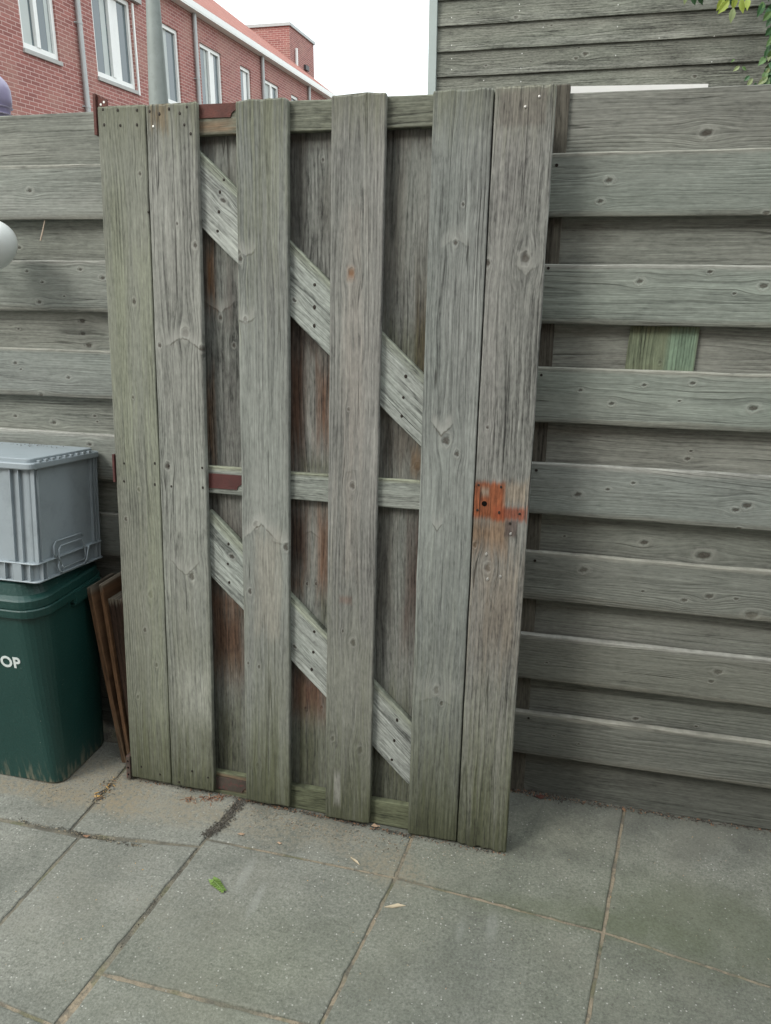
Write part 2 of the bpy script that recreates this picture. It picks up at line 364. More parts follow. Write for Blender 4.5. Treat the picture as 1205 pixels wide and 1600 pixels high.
# ================================================================== GROUND
gm, g, b = new_mat('bare_soil'); tcn = g.n('ShaderNodeTexCoord').outputs['Object']
g.l(g.mix(g.noise(tcn, 3, 5), (0.09, 0.085, 0.07, 1), (0.15, 0.14, 0.11, 1)), b.inputs['Base Color']); b.inputs['Roughness'].default_value = 0.95
mb = MB(); mb.add([(-400, -400, -0.16), (400, -400, -0.16), (400, 600, -0.16), (-400, 600, -0.16)], [(0, 1, 2, 3)], gm)
tag(mb.build('ground'), kind='structure')

# joint sand under the slabs
jm, g, b = new_mat('joint_sand'); tcn = g.n('ShaderNodeTexCoord').outputs['Object']
n1 = g.noise(tcn, 4, 4); n2 = g.noise(tcn, 160, 3, 0.7); n3 = g.noise(tcn, 14, 3)
px, py, pz = g.sep(tcn)
zone = g.m('MAXIMUM', g.ramp(px, -.84, -.70), g.ramp(py, -.80, -.86))
c = g.mix(g.ramp(n1, 0.45, 0.66), (0.24, 0.20, 0.14, 1), (0.12, 0.115, 0.085, 1))
c = g.mix(g.m('MULTIPLY', g.ramp(g.noise(tcn, 30, 4, .7), .5, .6), .7), c, (0.095, 0.09, 0.072, 1))
c = g.mix(zone, g.mix(g.ramp(n3, .4, .6), (0.10, 0.095, 0.075, 1), (0.17, 0.155, 0.115, 1)), c)
c = g.mix(g.m('MULTIPLY', g.ramp(n3, 0.54, 0.66), .6), c, (0.09, 0.10, 0.05, 1))
c = g.scale(c, g.m('ADD', 0.55, g.m('MULTIPLY', n2, 0.9)))
g.l(c, b.inputs['Base Color']); b.inputs['Roughness'].default_value = 0.95; bump(g, b, n2, 0.004)
mb = MB(); N = 24
X0, X1, Y0, Y1 = -4.2, 3.4, -4.2, 0.6
mb.add([(X0, Y0, gz(X0)-0.0035), (X1, Y0, gz(X1)-0.0035), (X1, Y1, gz(X1)-0.0035), (X0, Y1, gz(X0)-0.0035)], [(0, 1, 2, 3)], jm)
tag(mb.build('paving_joints'), kind='structure')

# slabs
tm, g, b = new_mat('concrete_slab')
at = g.n('ShaderNodeAttribute', attribute_name='bc'); P = at.outputs['Vector']
ton = g.n('ShaderNodeAttribute', attribute_name='tone').outputs['Fac']
n1 = g.noise(P, 2.2, 5, 0.6); n2 = g.noise(P, 9, 5, 0.65); n3 = g.noise(P, 170, 3, 0.7); n4 = g.noise(P, 1.1, 3); n5 = g.noise(P, 75, 4, 0.75)
c = g.mix(g.ramp(n1, 0.35, 0.65), (0.150, 0.155, 0.133, 1), (0.188, 0.192, 0.166, 1))
c = g.mix(g.m('MULTIPLY', g.ramp(n4, 0.45, 0.62), 0.45), c, (0.135, 0.145, 0.105, 1))
c = g.scale(c, g.m('ADD', -0.3, g.m('ADD', g.m('MULTIPLY', n3, 1.5), g.m('MULTIPLY', n5, 1.1))))
c = g.scale(c, g.m('ADD', 0.75, g.m('MULTIPLY', n2, 0.5)))
c = g.scale(c, ton)
vo = g.n('ShaderNodeTexVoronoi'); g.l(P, vo.inputs['Vector']); vo.inputs['Scale'].default_value = 88
sel = g.sep(vo.outputs['Color'])
spk = g.m('MULTIPLY', g.ramp(vo.outputs['Distance'], 0.14, 0.20, 1, 0), g.ramp(sel[0], 0.55, 0.60))
c = g.mix(g.m('MULTIPLY', spk, g.m('ADD', 0.15, g.m('MULTIPLY', sel[1], 0.85))), c, (0.40, 0.40, 0.36, 1))
vo2 = g.n('ShaderNodeTexVoronoi'); g.l(P, vo2.inputs['Vector']); vo2.inputs['Scale'].default_value = 95
sel2 = g.sep(vo2.outputs['Color'])
spk2 = g.m('MULTIPLY', g.ramp(vo2.outputs['Distance'], 0.10, 0.2, 1, 0), g.ramp(sel2[0], 0.8, 0.85))
c = g.mix(g.m('MULTIPLY', spk2, 0.5), c, (0.06, 0.065, 0.06, 1))
px, py, pz = g.sep(P)
def blob(cx, cyy, rx, ry, f=0.6, nz=0.9):
    a = g.m('DIVIDE', g.m('SUBTRACT', px, cx), rx); bb = g.m('DIVIDE', g.m('SUBTRACT', py, cyy), ry)
    d = g.m('SQRT', g.m('ADD', g.m('MULTIPLY', a, a), g.m('MULTIPLY', bb, bb)))
    return g.ramp(g.m('ADD', d, g.m('MULTIPLY', g.m('SUBTRACT', n2, 0.5), nz*2)), 1.0-f, 1.0+f, 1, 0)
sand = g.mix(n3, (0.26, 0.215, 0.14, 1), (0.20, 0.17, 0.12, 1))
grit = g.ramp(n5, 0.38, 0.6)
for (cx, cyy, rx, ry, am) in ((-1.24, -0.27, 0.2, 0.09, .7), (-1.45, -0.35, 0.3, 0.035, .7), (-1.05, -.33, .18, .05, .45), (-0.72, -0.30, 0.34, 0.07, .4), (-0.36, -0.38, 0.09, 0.05, .5)):
    c = g.mix(g.m('MULTIPLY', g.m('MULTIPLY', blob(cx, cyy, rx, ry), am), grit), c, sand)
damp_shade = (0.062, 0.066, 0.055, 1)  # partly real damp, partly shade at the fence foot put into the colour
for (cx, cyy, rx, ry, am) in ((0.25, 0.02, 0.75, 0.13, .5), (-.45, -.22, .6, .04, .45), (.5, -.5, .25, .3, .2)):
    c = g.mix(g.m('MULTIPLY', blob(cx, cyy, rx, ry), am), c, damp_shade)
n6 = g.noise(P, 3.7, 6, 0.7)
c = g.mix(g.m('MULTIPLY', g.ramp(n6, .48, .62), .22), c, (0.20, 0.195, 0.16, 1))
c = g.mix(g.m('MULTIPLY', g.ramp(n6, .47, .36), .22), c, (0.075, 0.085, 0.07, 1))
mos = (0.085, 0.10, 0.055, 1)
for (cx, cyy, rx, ry, am) in ((0.36, -0.36, 0.2, 0.12, .38), (0.1, -0.42, 0.25, 0.04, .35), (-0.5, -0.8, 0.5, 0.2, .15)):
    c = g.mix(g.m('MULTIPLY', blob(cx, cyy, rx, ry), am), c, mos)
pale = (0.30, 0.31, 0.28, 1)
for (cx, cyy, rx, ry, am) in ((-0.72, -0.50, 0.012, 0.05, .3), (-0.66, -0.57, 0.01, 0.05, .28), (-0.1, -0.5, 0.012, 0.04, .25), (-.17, -.53, .01, .03, .2)):
    c = g.mix(g.m('MULTIPLY', blob(cx, cyy, rx, ry), am), c, pale)
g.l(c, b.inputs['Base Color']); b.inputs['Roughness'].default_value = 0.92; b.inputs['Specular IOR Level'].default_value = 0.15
bump(g, b, g.m('ADD', g.m('MULTIPLY', n3, 0.6), n5), 0.002)

J = {}
def jp(k, x, y): J[k] = on_g(x, y)
def lerp(a, b_, t): return a+(b_-a)*t
# measured joints: three columns lines A..D, rows r0 (fence) r1 r2 r3
A1 = on_g(108, 1300); A1b = on_g(125, 1307); A0 = on_g(186, 1212); A2 = on_g(0, 1443)
B1 = on_g(312, 1322); B0 = on_g(383, 1240); B2 = on_g(158, 1520); B3 = on_g(85, 1602)
C1 = on_g(618, 1371); C0 = on_g(648, 1300); C2 = on_g(502, 1600)
D1 = on_g(943, 1456); D1m = on_g(963, 1350); D0 = on_g(978, 1250); D2 = on_g(917, 1600)
E1 = on_g(1205, 1542)
def ext(a, b_, t): return a+(b_-a)*t
def cross(a, b_, c_, d_):
    r_ = b_-a; q_ = d_-c_; t = ((c_.x-a.x)*q_.y-(c_.y-a.y)*q_.x)/(r_.x*q_.y-r_.y*q_.x); return a+r_*t
A2 = cross(A1b, A2, on_g(85, 1600), on_g(0, 1566)); Z1 = on_g(-190, 1240); Z2 = Z1+(A2-A1b)
A3 = ext(A1b, A2, 2.0); Z3 = Z1+(A2-A1b)*2
C2r = C1+(C2-C1)*1.02; D2r = ext(D1, D2, 1.6)
E0 = on_g(1330, 1318); E1r = ext(D1, E1, 1.35); E2 = E1r+(D2r-D1)
B0r = ext(B1, B0, 1.6); A0r = ext(A1, A0, 1.6); C0r = ext(C1, C0, 1.9); D0r = ext(D1, D0, 1.15); E0r = E1r+(D0r-D1); Z0r = Z1+(A0r-A1)
A2m = ext(B2, on_g(0, 1470), 1.0)
quads = [
 (Z0r, A0r, A1, Z1), (A0r, B0r, B1, A1), (B0r, C0r, C1, ext(B1, B0, 0.13)), (C0r, D0r, D1, C1), (D0r, E0r, E1r, D1),
 (Z1, A1b, A2, Z2), (A1b, B1, B3, A2), (ext(B1, B0, 0.13), C1, C2r, B2), (C1, D1, D2r, C2r), (D1, E1r, E2, D2r),
]
rowv = (B2-B1)*1.0
quads += [(B2, C2r, C2r+rowv, B2+rowv), (C2r, D2r, D2r+rowv, C2r+rowv), (D2r, E2, E2+rowv, D2r+rowv), (A2, B3, B3+rowv, A2+rowv), (Z2, A2, A2+rowv, Z2+rowv)]
# outer slabs beyond the frame
gx = E0r.x+0.012
for i in range(6):
    for j in range(8):
        quads.append(tuple(Vector((a, b_, gz(a))) for a, b_ in ((gx+i*.5, .06-j*.4), (gx+i*.5+.5, .06-j*.4), (gx+i*.5+.5, -.34-j*.4), (gx+i*.5, -.34-j*.4))))
yb = (B2+rowv).y-0.02
for i in range(9):
    for j in range(4):
        a = -3.6+i*.5; bq = -1.32-j*.4-0.02
        quads.append(tuple(Vector((p, q_, gz(p))) for p, q_ in ((a, bq), (a+.5, bq), (a+.5, bq-.4), (a, bq-.4))))
for i in range(4):
    for j in range(4):
        a = Z0r.x-.5-i*.5; bq = .12-j*.4
        quads.append(tuple(Vector((p, q_, gz(p))) for p, q_ in ((a, bq), (a+.5, bq), (a+.5, bq-.4), (a, bq-.4))))
mb = MB(); tones = []
gaps = {(2, 1): .006, (3, 3): .006}
for qi, q in enumerate(quads):
    cx = sum((p.x for p in q))/4; cyy = sum((p.y for p in q))/4
    rnd = random.Random(qi+5)
    tone = 0.93+rnd.random()*0.16; dz = (rnd.random()-0.5)*0.003; off = Vector((rnd.random()*0, 0, qi*0.0))
    def inset(poly, d):
        out = []
        for i in range(4):
            p0, p1, p2 = poly[i-1], poly[i], poly[(i+1) % 4]
            a = (p1-p0); a.z = 0; a.normalize(); b2 = (p2-p1); b2.z = 0; b2.normalize()
            na = Vector((a.y, -a.x, 0)); nb = Vector((b2.y, -b2.x, 0))
            k = (na+nb)/(1+na.dot(nb)); out.append(p1+k*d)
        return out
    area = sum(q[i].x*q[(i+1) % 4].y-q[(i+1) % 4].x*q[i].y for i in range(4))
    poly = list(q) if area < 0 else list(q)[::-1]
    # subdivide every edge so the rim is worn, not ruled
    loops = []
    for d, z in ((0.0035, -0.05), (0.0032, -0.0035), (0.0045, -0.0008), (0.0075, 0.0004)):
        pp = inset(poly, d); lp = []
        for i in range(4):
            for k in range(26):
                t = k/26; p = pp[i].lerp(pp[(i+1) % 4], t)
                wv = mnoise.noise(Vector((p.x*22, p.y*22, qi)))*0.0020 + max(0, mnoise.noise(Vector((p.x*70, p.y*70, qi)))-.15)*0.006
                dirc = Vector((cx-p.x, cyy-p.y, 0)).normalized()
                lp.append(Vector((p.x, p.y, gz(p.x)+z+dz))+dirc*max(0, wv+0.0006))
        loops.append(lp)
    n = len(loops[0]); vs = [p for lp in loops for p in lp]; fs = []
    for k in range(3):
        for i in range(n):
            j = (i+1) % n; fs.append((k*n+i, k*n+j, (k+1)*n+j, (k+1)*n+i))
    fs.append(tuple(range(3*n, 4*n)))
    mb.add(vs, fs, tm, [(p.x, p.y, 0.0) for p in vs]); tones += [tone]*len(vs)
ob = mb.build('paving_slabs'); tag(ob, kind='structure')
at = ob.data.attributes.new('tone', 'FLOAT', 'POINT'); at.data.foreach_set('value', tones)

# ================================================================== FENCES
BW = 0.1365
def greyb(k=1.0, t=(1, 1, 1)): return (0.258*k*t[0], 0.267*k*t[1], 0.240*k*t[2])
def fence(name, xa, xb, z0, knots_px, label, bright, seedb, post_x, vis):
    root = empty(name, ((xa+xb)/2, 0.02, gz((xa+xb)/2)), label, 'fence')
    inv = root.location
    fk = {}; bkn = {}
    for (px_, py_, r_) in knots_px:
        P = on_y(px_, py_, 0.0)
        k = int(math.floor((z0-P.z)/0.24)); tpos = (z0-P.z)-0.24*k
        if P.z <= z0 and tpos <= BW and k >= 0: fk.setdefault(k, []).append((P.x, P.z-(z0-0.24*k-BW/2), r_*1.3))
        else:
            P = on_y(px_, py_, 0.028)
            k = int(math.floor((z0+0.137-P.z)/0.24)); kc = z0+0.052-0.24*k; bkn.setdefault(k, []).append((P.x, P.z-kc, r_*1.3))
    mb = MB()
    for k in range(7):
        rnd = random.Random(seedb+k); t = rnd.choice([(1, 1, 1), (0.97, 1.02, 1.0), (1.02, 1.0, .97), (.98, 1.01, 1.03)])
        st = []
        top = z0-0.24*k
        kn = fk.get(k, [])[:6]
        if k >= 4: st.append((xa-1, xb+1, -0.2, 0.2, 0.05, 1.2, (0.12, 0.12, 0.098), 0.35+.13*(k-4)))  # lower boards darker: damp plus the weaker light near the ground, both painted
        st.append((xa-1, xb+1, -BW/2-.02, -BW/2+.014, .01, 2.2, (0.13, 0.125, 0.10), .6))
        st.append((xa, xb, BW/2-0.010, BW/2+0.02, 0.008, 1.2, (0.34, 0.34, 0.305) if k % 2 else (0.30, 0.295, 0.25), 0.7))  # light from above on each top lip, painted in as paler wood
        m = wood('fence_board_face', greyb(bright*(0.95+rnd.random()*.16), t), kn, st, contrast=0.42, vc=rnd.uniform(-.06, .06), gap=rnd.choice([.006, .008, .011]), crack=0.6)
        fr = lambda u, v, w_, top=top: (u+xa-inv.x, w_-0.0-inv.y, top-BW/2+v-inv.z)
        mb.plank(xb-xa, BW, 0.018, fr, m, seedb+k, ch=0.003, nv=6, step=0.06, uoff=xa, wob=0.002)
    for k in range(8):
        rnd = random.Random(seedb+50+k); wv = 0.14; cz = z0+0.052-0.24*k
        if k == 0: cz = z0+0.126-0.07
        zb = cz-0.07; L_ = 0
        m = wood('fence_board_back', greyb(bright*([.84, .88, .92, .9, .85, .8, .72, .5][k]+rnd.random()*.12), (1.0, .988, .965)), bkn.get(k, [])[:6], [], contrast=0.5, vc=rnd.uniform(-.05, .05), gap=rnd.choice([.007, .009, .012]), crack=0.6)  # base tone drops in the lower rows, for damp and painted-in low light
        xl = xa+0.082 if name == 'fence_panel' and vis else xa
        fr = lambda u, v, w_, cz=cz, xl=xl: (u+xl-inv.x, 0.028+w_-inv.y, cz+v-inv.z)
        if k == 7: wv = 0.150; cz2 = z0-0.24*7+0.03+0.02; fr = lambda u, v, w_, xl=xl, cz2=cz2: (u+xl-inv.x, 0.027+w_-inv.y, cz2-0.02+v-inv.z)
        mb.plank(xb-xl, wv, 0.016, fr, m, seedb+60+k, ch=0.002, nv=5, step=0.08, uoff=xl)
    mb.build('slat_panel', root)
    mbatt = wood('batten_wood', (0.115, 0.105, 0.085), contrast=0.7, gap=.01)
    for bx0, bx1, ztop in post_x:
        mb = MB()
        hh = ztop
        mb.plank(hh-gz(bx0), bx1-bx0, 0.036 if bx1-bx0 < .06 else 0.065, lambda u, v, w_: ((bx0+bx1)/2+v-inv.x, (0.0185 if bx1-bx0 < .06 else 0.045)+w_-inv.y, u+gz(bx0)-inv.z), mbatt, seedb+90, ch=0.002, nv=4, step=.1)
        mb.build('batten' if bx1-bx0 < .06 else 'post', root)
    return root, inv

KR = [(1105, 211, .009), (952, 352-70, .006), (938, 315, .005), (1198, 333, .005), (1000, 440, .006), (1194, 447, .007), (1148, 459, .003), (1110, 425, .004),
      (956, 631, .005), (1083, 599, .005), (1007, 602, .004), (907, 610, .004), (1178, 638, .008), (1062, 627, .003),
      (903, 773, .007), (950, 870-105, .004), (1168, 790, .008), (1150, 797, .006), (990, 755, .004), (1075, 717, .005), (1155, 836-10, .004),
      (1007, 848, .008), (1101, 868, .013), (882, 838, .003), (912, 891, .008), (1070, 938, .006), (1109, 932, .007), (1151, 936, .004), (1176, 961, .012), (1005, 924, .003),
      (1123, 1050, .008), (1112, 1065, .005), (854, 1036, .003), (994, 1123, .006), (1088, 1135, .003), (865, 1150, .003), (904, 1163, .003), (1080, 705, .003), (812, 1220, .01)]
fR, invR = fence('fence_panel', -0.150, 2.1, 1.7005, KR, 'grey horizontal board fence right of the leaning gate', 1.0, 100, [(-0.113, -0.066, 1.843), (2.03, 2.09, 1.85)], True)
KL = [(46, 298, .006), (42, 424, .004), (66, 441, .004), (125, 421, .005), (160, 434, .006), (61, 472, .006), (100, 463, .003), (128, 501, .009), (129, 521, .008), (138, 539, .010), (29, 514, .003),
      (24, 567, .005), (33, 577, .003), (107, 590, .005), (64, 617, .006), (148, 650, .004), (84, 660, .007), (24, 650, .005), (140, 694, .006), (30, 387, .005), (152, 659, .003)]
fL, invL = fence('fence_panel', -3.6, -0.17, 1.7053, KL, 'grey horizontal board fence behind the bin and crate', 1.05, 200, [(-0.9, -0.85, 1.8), (-3.55, -3.48, 1.9), (-2.05, -2.0, 1.8)], False)
# green patch in the right fence
a, b1, c1_, d1 = on_y(983, 500, .02), on_y(1092, 500, .02), on_y(1086, 585, .02), on_y(979, 585, .02)
mb = MB(); mp = wood('green_patch_wood', (0.16, 0.165, 0.105), [(0.03, 0.0, .004)],
    [(0.0, 0.2, 0.008, 0.08, 0.012, 0.7, (0.19, 0.28, 0.20), 0.8), (0.0, 0.2, -0.09, 0.01, 0.02, .8, (0.17, 0.205, 0.135), 0.8), (0.105, 0.2, -.1, .1, 0.01, 1.5, (0.10, 0.09, 0.045), .8)], contrast=0.55, gap=.005)
cx = (a.x+b1.x+c1_.x+d1.x)/4; wd_ = ((b1.x-a.x)+(c1_.x-d1.x))/2; zt = a.z; zb = d1.z
mb.plank(zt-zb, wd_, 0.012, lambda u, v, w_: (cx+v+(u-0.06)*0.03-invR.x, 0.0185+w_*.35-invR.y, zb+u-invR.z), mp, 301, nv=8, step=.02)
tag(mb.build('patch_board', fR), 'small green-stained upright patch board')
# nail holes on the right fence boards
for (x, y) in [(870, 128+130), (857, 419), (846, 586), (838, 735), (836, 876), (826, 1122)]:
    P = on_y(x, y, 0.0); mb = MB(); mb.lathe([(0.0, -.001), (.0042, -.0006), (.003, .001)], M_nail, (P.x-invR.x, P.y-invR.y, P.z-invR.z), 10, 'Y'); mb.build('nail', fR)

# ================================================================== GATE
O = Vector((-1.19054, -0.23924, 0.0)); e1 = Vector((.99991, -.013376, .0006)); e2 = Vector((.00056, .086567, .996246)); e1.normalize()
e2 = (e2-e1*e2.dot(e1)).normalized(); nn_ = e1.cross(e2)
gate = empty('wooden_gate', O, 'weathered grey plank gate with diagonal braces leaning against the fence', 'gate')
Mg = Matrix((e1, -nn_, e2)).transposed().to_4x4(); Mg.translation = O; gate.matrix_world = Mg
def ong(x, y, depth=0.0):
    d = ray(x, y); P0 = O - nn_*depth; t = (P0-CAM).dot(nn_)/d.dot(nn_); P = CAM+d*t-O; return P.dot(e1), P.dot(e2)
GH = 1.829
FB = [ # x0,x1,bottom,base colour,knots px, stains
 (0.000, 0.1305, 0.017, (0.235, 0.240, 0.200), [(219, 272, .005), (210, 472, .007), (208, 621, .004), (217, 765, .005), (197, 811, .005), (236, 929, .009), (227, 984, .006), (245, 1039, .006), (216, 1089, .006), (237, 1133, .005)]),
 (0.1325, 0.2655, 0.015, (0.265, 0.268, 0.240), [(305, 384, .007), (277, 350, .004), (315, 545, .007), (290, 522, .012), (262, 728, .009), (300, 900, .011), (250, 540, .006)]),
 (0.3645, 0.4955, 0.009, (0.243, 0.250, 0.228), [(376, 405, .007), (384, 500, .006), (400, 820, .008), (447, 855, .009), (391, 924, .007), (405, 1042, .005), (388, 1036, .004), (403, 1195, .005)]),
 (0.6005, 0.7275, 0.000, (0.240, 0.237, 0.217), [(549, 427, .009), (551, 759, .008), (552, 1004, .009), (536, 986, .004), (520, 1154, .007), (563, 1172, .010), (545, 640, .004)]),
 (0.8345, 0.9665, -0.006, (0.240, 0.250, 0.232), [(697, 688, .012), (714, 709, .007), (712, 380, .006), (682, 1078, .010), (690, 1099, .006), (724, 320, .004)]),
 (0.9695, 1.0985, -0.012, (0.238, 0.234, 0.215), [(762, 412, .007), (821, 405, .012), (762, 887, .010), (742, 852, .006), (762, 668, .004)]),
]
GREEN = (0.070, 0.076, 0.042); 
rustst = {5: []}
def rect_px(x0, y0, x1, y1, bcx, fe, ro, col, am):
    a = ong(x0, y0); b_ = ong(x1, y1)
    return (min(a[1], b_[1]), max(a[1], b_[1]), min(a[0], b_[0])-bcx, max(a[0], b_[0])-bcx, fe, ro, col, am)
for i, (x0, x1, zb, base, kn) in enumerate(FB):
    cxb = (x0+x1)/2; kk = [(ong(px_, py_)[1], ong(px_, py_)[0]-cxb, r_) for px_, py_, r_ in kn][:9]
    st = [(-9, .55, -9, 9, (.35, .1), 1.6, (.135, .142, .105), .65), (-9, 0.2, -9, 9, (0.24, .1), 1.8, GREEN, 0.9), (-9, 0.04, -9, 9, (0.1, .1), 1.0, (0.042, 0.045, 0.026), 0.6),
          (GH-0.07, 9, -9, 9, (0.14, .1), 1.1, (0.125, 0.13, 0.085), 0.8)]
    if i == 0: st += [(0.9, 1.65, -.06, -.0, 0.03, 2.0, (0.20, 0.215, 0.15), 0.6), (0.2, 1.5, .02, .07, 0.03, 2.5, (0.20, 0.215, 0.15), 0.5)]
    if i == 1: st += [rect_px(232, 160, 262, 205, cxb, .01, 2.5, (0.16, 0.12, 0.07), .7), rect_px(275, 1040, 330, 1130, cxb, .03, 1.5, (0.32, 0.33, 0.29), .4)]
    if i == 2: st += [(1.55, 1.85, -.07, .07, .12, 3.0, (0.17, 0.18, 0.12), .6), rect_px(395, 830, 440, 1000, cxb, .02, 2.0, (0.27, 0.255, 0.21), .5)]
    if i == 3: st += [(0.7, 1.6, -.03, .02, .03, 2.0, (0.27, 0.245, 0.21), .45), rect_px(522, 1204, 532, 1258, cxb, (.02, .0045), 2.0, (0.28, 0.28, 0.25), .7),
                      rect_px(543, 417, 555, 437, cxb, .008, 1.0, (0.20, 0.10, 0.045), .8), rect_px(530, 930, 550, 945, cxb, .004, 1.0, (0.2, 0.12, 0.09), .5)]
    if i == 4: st += [rect_px(650, 1060, 750, 1085, cxb, .02, 1.5, (0.3, 0.3, 0.28), .4)]
    if i == 5: st += [rect_px(781, 141, 853, 196, cxb, .004, 2.0, (0.14, 0.13, 0.11), .75),
                      rect_px(730, 800, 792, 868, cxb, (.05, .016), 1.2, (0.19, 0.115, 0.062), .8), rect_px(736, 860, 815, 1050, cxb, .05, 1.5, (0.20, 0.165, 0.125), .6),
                      rect_px(738, 750, 788, 814, cxb, (.010, .005), 1.6, (0.23, 0.066, 0.022), .92), rect_px(772, 790, 822, 815, cxb, (.010, .006), 1.8, (0.22, 0.060, 0.028), .85),
                      rect_px(790, 750, 822, 790, cxb, .008, 1.6, (0.27, 0.22, 0.16), .7), rect_px(751, 760, 765, 777, cxb, .005, 1.2, (0.25, 0.22, 0.17), .8),
                      rect_px(790, 812, 808, 840, cxb, .003, .9, (0.10, 0.075, 0.065), .8)]
    for (xm, ya, yb) in {1: [(273, 185, 470), (291, 905, 960)], 2: [(430, 1180, 1262), (420, 700, 760)], 3: [(560, 600, 660)], 4: [(728, 285, 350), (690, 880, 960)], 5: [(822, 137, 330), (790, 560, 760), (741, 1285, 1325), (757, 1295, 1328), (765, 1270, 1330), (800, 640, 700)]}.get(i, []):
        um = ong(xm, (ya+yb)/2); ua = ong(xm, ya)[1]; ub = ong(xm, yb)[1]
        st.append((ub, ua, um[0]-cxb-.0009, um[0]-cxb+.0009, (.03, .0011), .5, (0.022, 0.02, 0.016), .92))
    WHL = {1: [(285, 527, .5, .06, .9), (290, 898, -.9, .05, .7)], 2: [(408, 818, .9, .06, 1.0), (384, 400, -.6, .03, .9), (384, 505, -.5, .03, .8), (440, 850, -.3, .03, .8), (430, 1210, 1.2, .05, .6)], 3: [(551, 735, .3, .02, .5), (545, 1130, 2.0, .02, .5)], 4: [(712, 375, .5, .04, .5), (690, 680, -1.1, .03, 1.0), (682, 1090, .4, .05, .6), (683, 830, -1.5, .015, .8)], 5: [(765, 930, 2.2, .03, .5), (822, 430, -.8, .03, .5)]}
    whs = [(ong(a_, b_)[1], ong(a_, b_)[0]-cxb, c_, d_, e_) for a_, b_, c_, d_, e_ in WHL.get(i, [])]
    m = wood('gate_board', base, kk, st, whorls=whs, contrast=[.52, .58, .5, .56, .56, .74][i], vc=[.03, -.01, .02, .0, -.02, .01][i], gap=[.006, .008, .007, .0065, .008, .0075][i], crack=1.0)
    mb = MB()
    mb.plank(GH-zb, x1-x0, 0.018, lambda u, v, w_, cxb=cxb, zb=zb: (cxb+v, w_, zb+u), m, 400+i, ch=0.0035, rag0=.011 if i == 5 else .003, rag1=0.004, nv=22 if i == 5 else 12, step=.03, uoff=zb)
    mb.build('board', gate)
# back boards
brown = (0.098, 0.056, 0.034); dbr = (0.05, 0.038, 0.030); org = (0.19, 0.10, 0.046)
BB = [(0.315, 0.150, (0.215, 0.22, 0.2), [(345, 497, .006), (366, 540, .005)],
       [(310, 205, 372, 235, .02, 1.5, dbr, .7), (345, 250, 372, 330, .02, 2.2, (.12, .12, .10), .7), (318, 375, 338, 478, .012, 1.0, org, .95), (310, 370, 326, 480, .01, 1.5, dbr, .8), (350, 400, 372, 520, .02, 1.6, (0.09, .08, .07), .75), (318, 590, 337, 730, .012, 1.3, org, .75), (350, 560, 380, 720, .02, 2.0, (.10, .10, .09), .6), (326, 915, 386, 1075, .02, 1.0, brown, .97), (330, 925, 386, 960, .02, 1.4, (.12, .06, .032), .7), (330, 785, 386, 905, .02, 1.5, (.11, .10, .085), .75), (330, 1090, 386, 1210, .05, 1.0, GREEN, .7)]),
      (0.548, 0.155, (0.225, 0.23, 0.21), [(494, 912, .004), (480, 912, .004), (503, 1105, .005), (478, 1106, .004), (505, 250, .004)],
       [(448, 203, 518, 235, .02, 1.6, dbr, .75), (448, 210, 480, 420, .025, 1.8, (.075, .073, .062), .85), (495, 260, 518, 380, .015, 2.0, (.10, .10, .085), .7), (448, 490, 478, 735, .016, 1.2, (.085, .047, .03), .95), (494, 560, 518, 700, .016, 1.3, (.115, .06, .035), .9), (448, 495, 518, 560, .03, 1.6, dbr, .75), (450, 785, 482, 905, .014, 1.0, (.07, .045, .032), .95), (495, 785, 516, 940, .014, 1.3, (.13, .065, .035), .85), (452, 895, 474, 930, .008, 1.2, (.16, .09, .05), .7), (450, 1035, 513, 1135, .025, 1.0, (0.115, .052, .032), .9), (470, 715, 518, 745, .01, 1.0, GREEN, .7), (452, 1130, 513, 1235, .05, 1.0, GREEN, .7), (500, 930, 516, 985, .015, 1.4, GREEN, .7)]),
      (0.782, 0.155, (0.21, 0.215, 0.195), [(652, 730, .009), (625, 1270, .004)],
       [(595, 203, 674, 230, .02, 1.5, dbr, .75), (600, 210, 632, 500, .025, 1.5, (.095, .092, .078), .85), (650, 430, 670, 650, .008, 0.8, (0.075, 0.060, 0.036), .97), (590, 640, 660, 745, .03, 1.6, (.085, .075, .06), .8), (642, 700, 660, 745, .006, 1.0, (.16, .10, .05), .7), (634, 790, 660, 1010, .016, 1.3, (.075, .052, .042), .88), (585, 790, 615, 1000, .02, 1.5, (.10, .095, .08), .75), (600, 500, 664, 590, .03, 1.6, GREEN, .6), (580, 1080, 648, 1260, .06, 1.0, GREEN, .65)])]
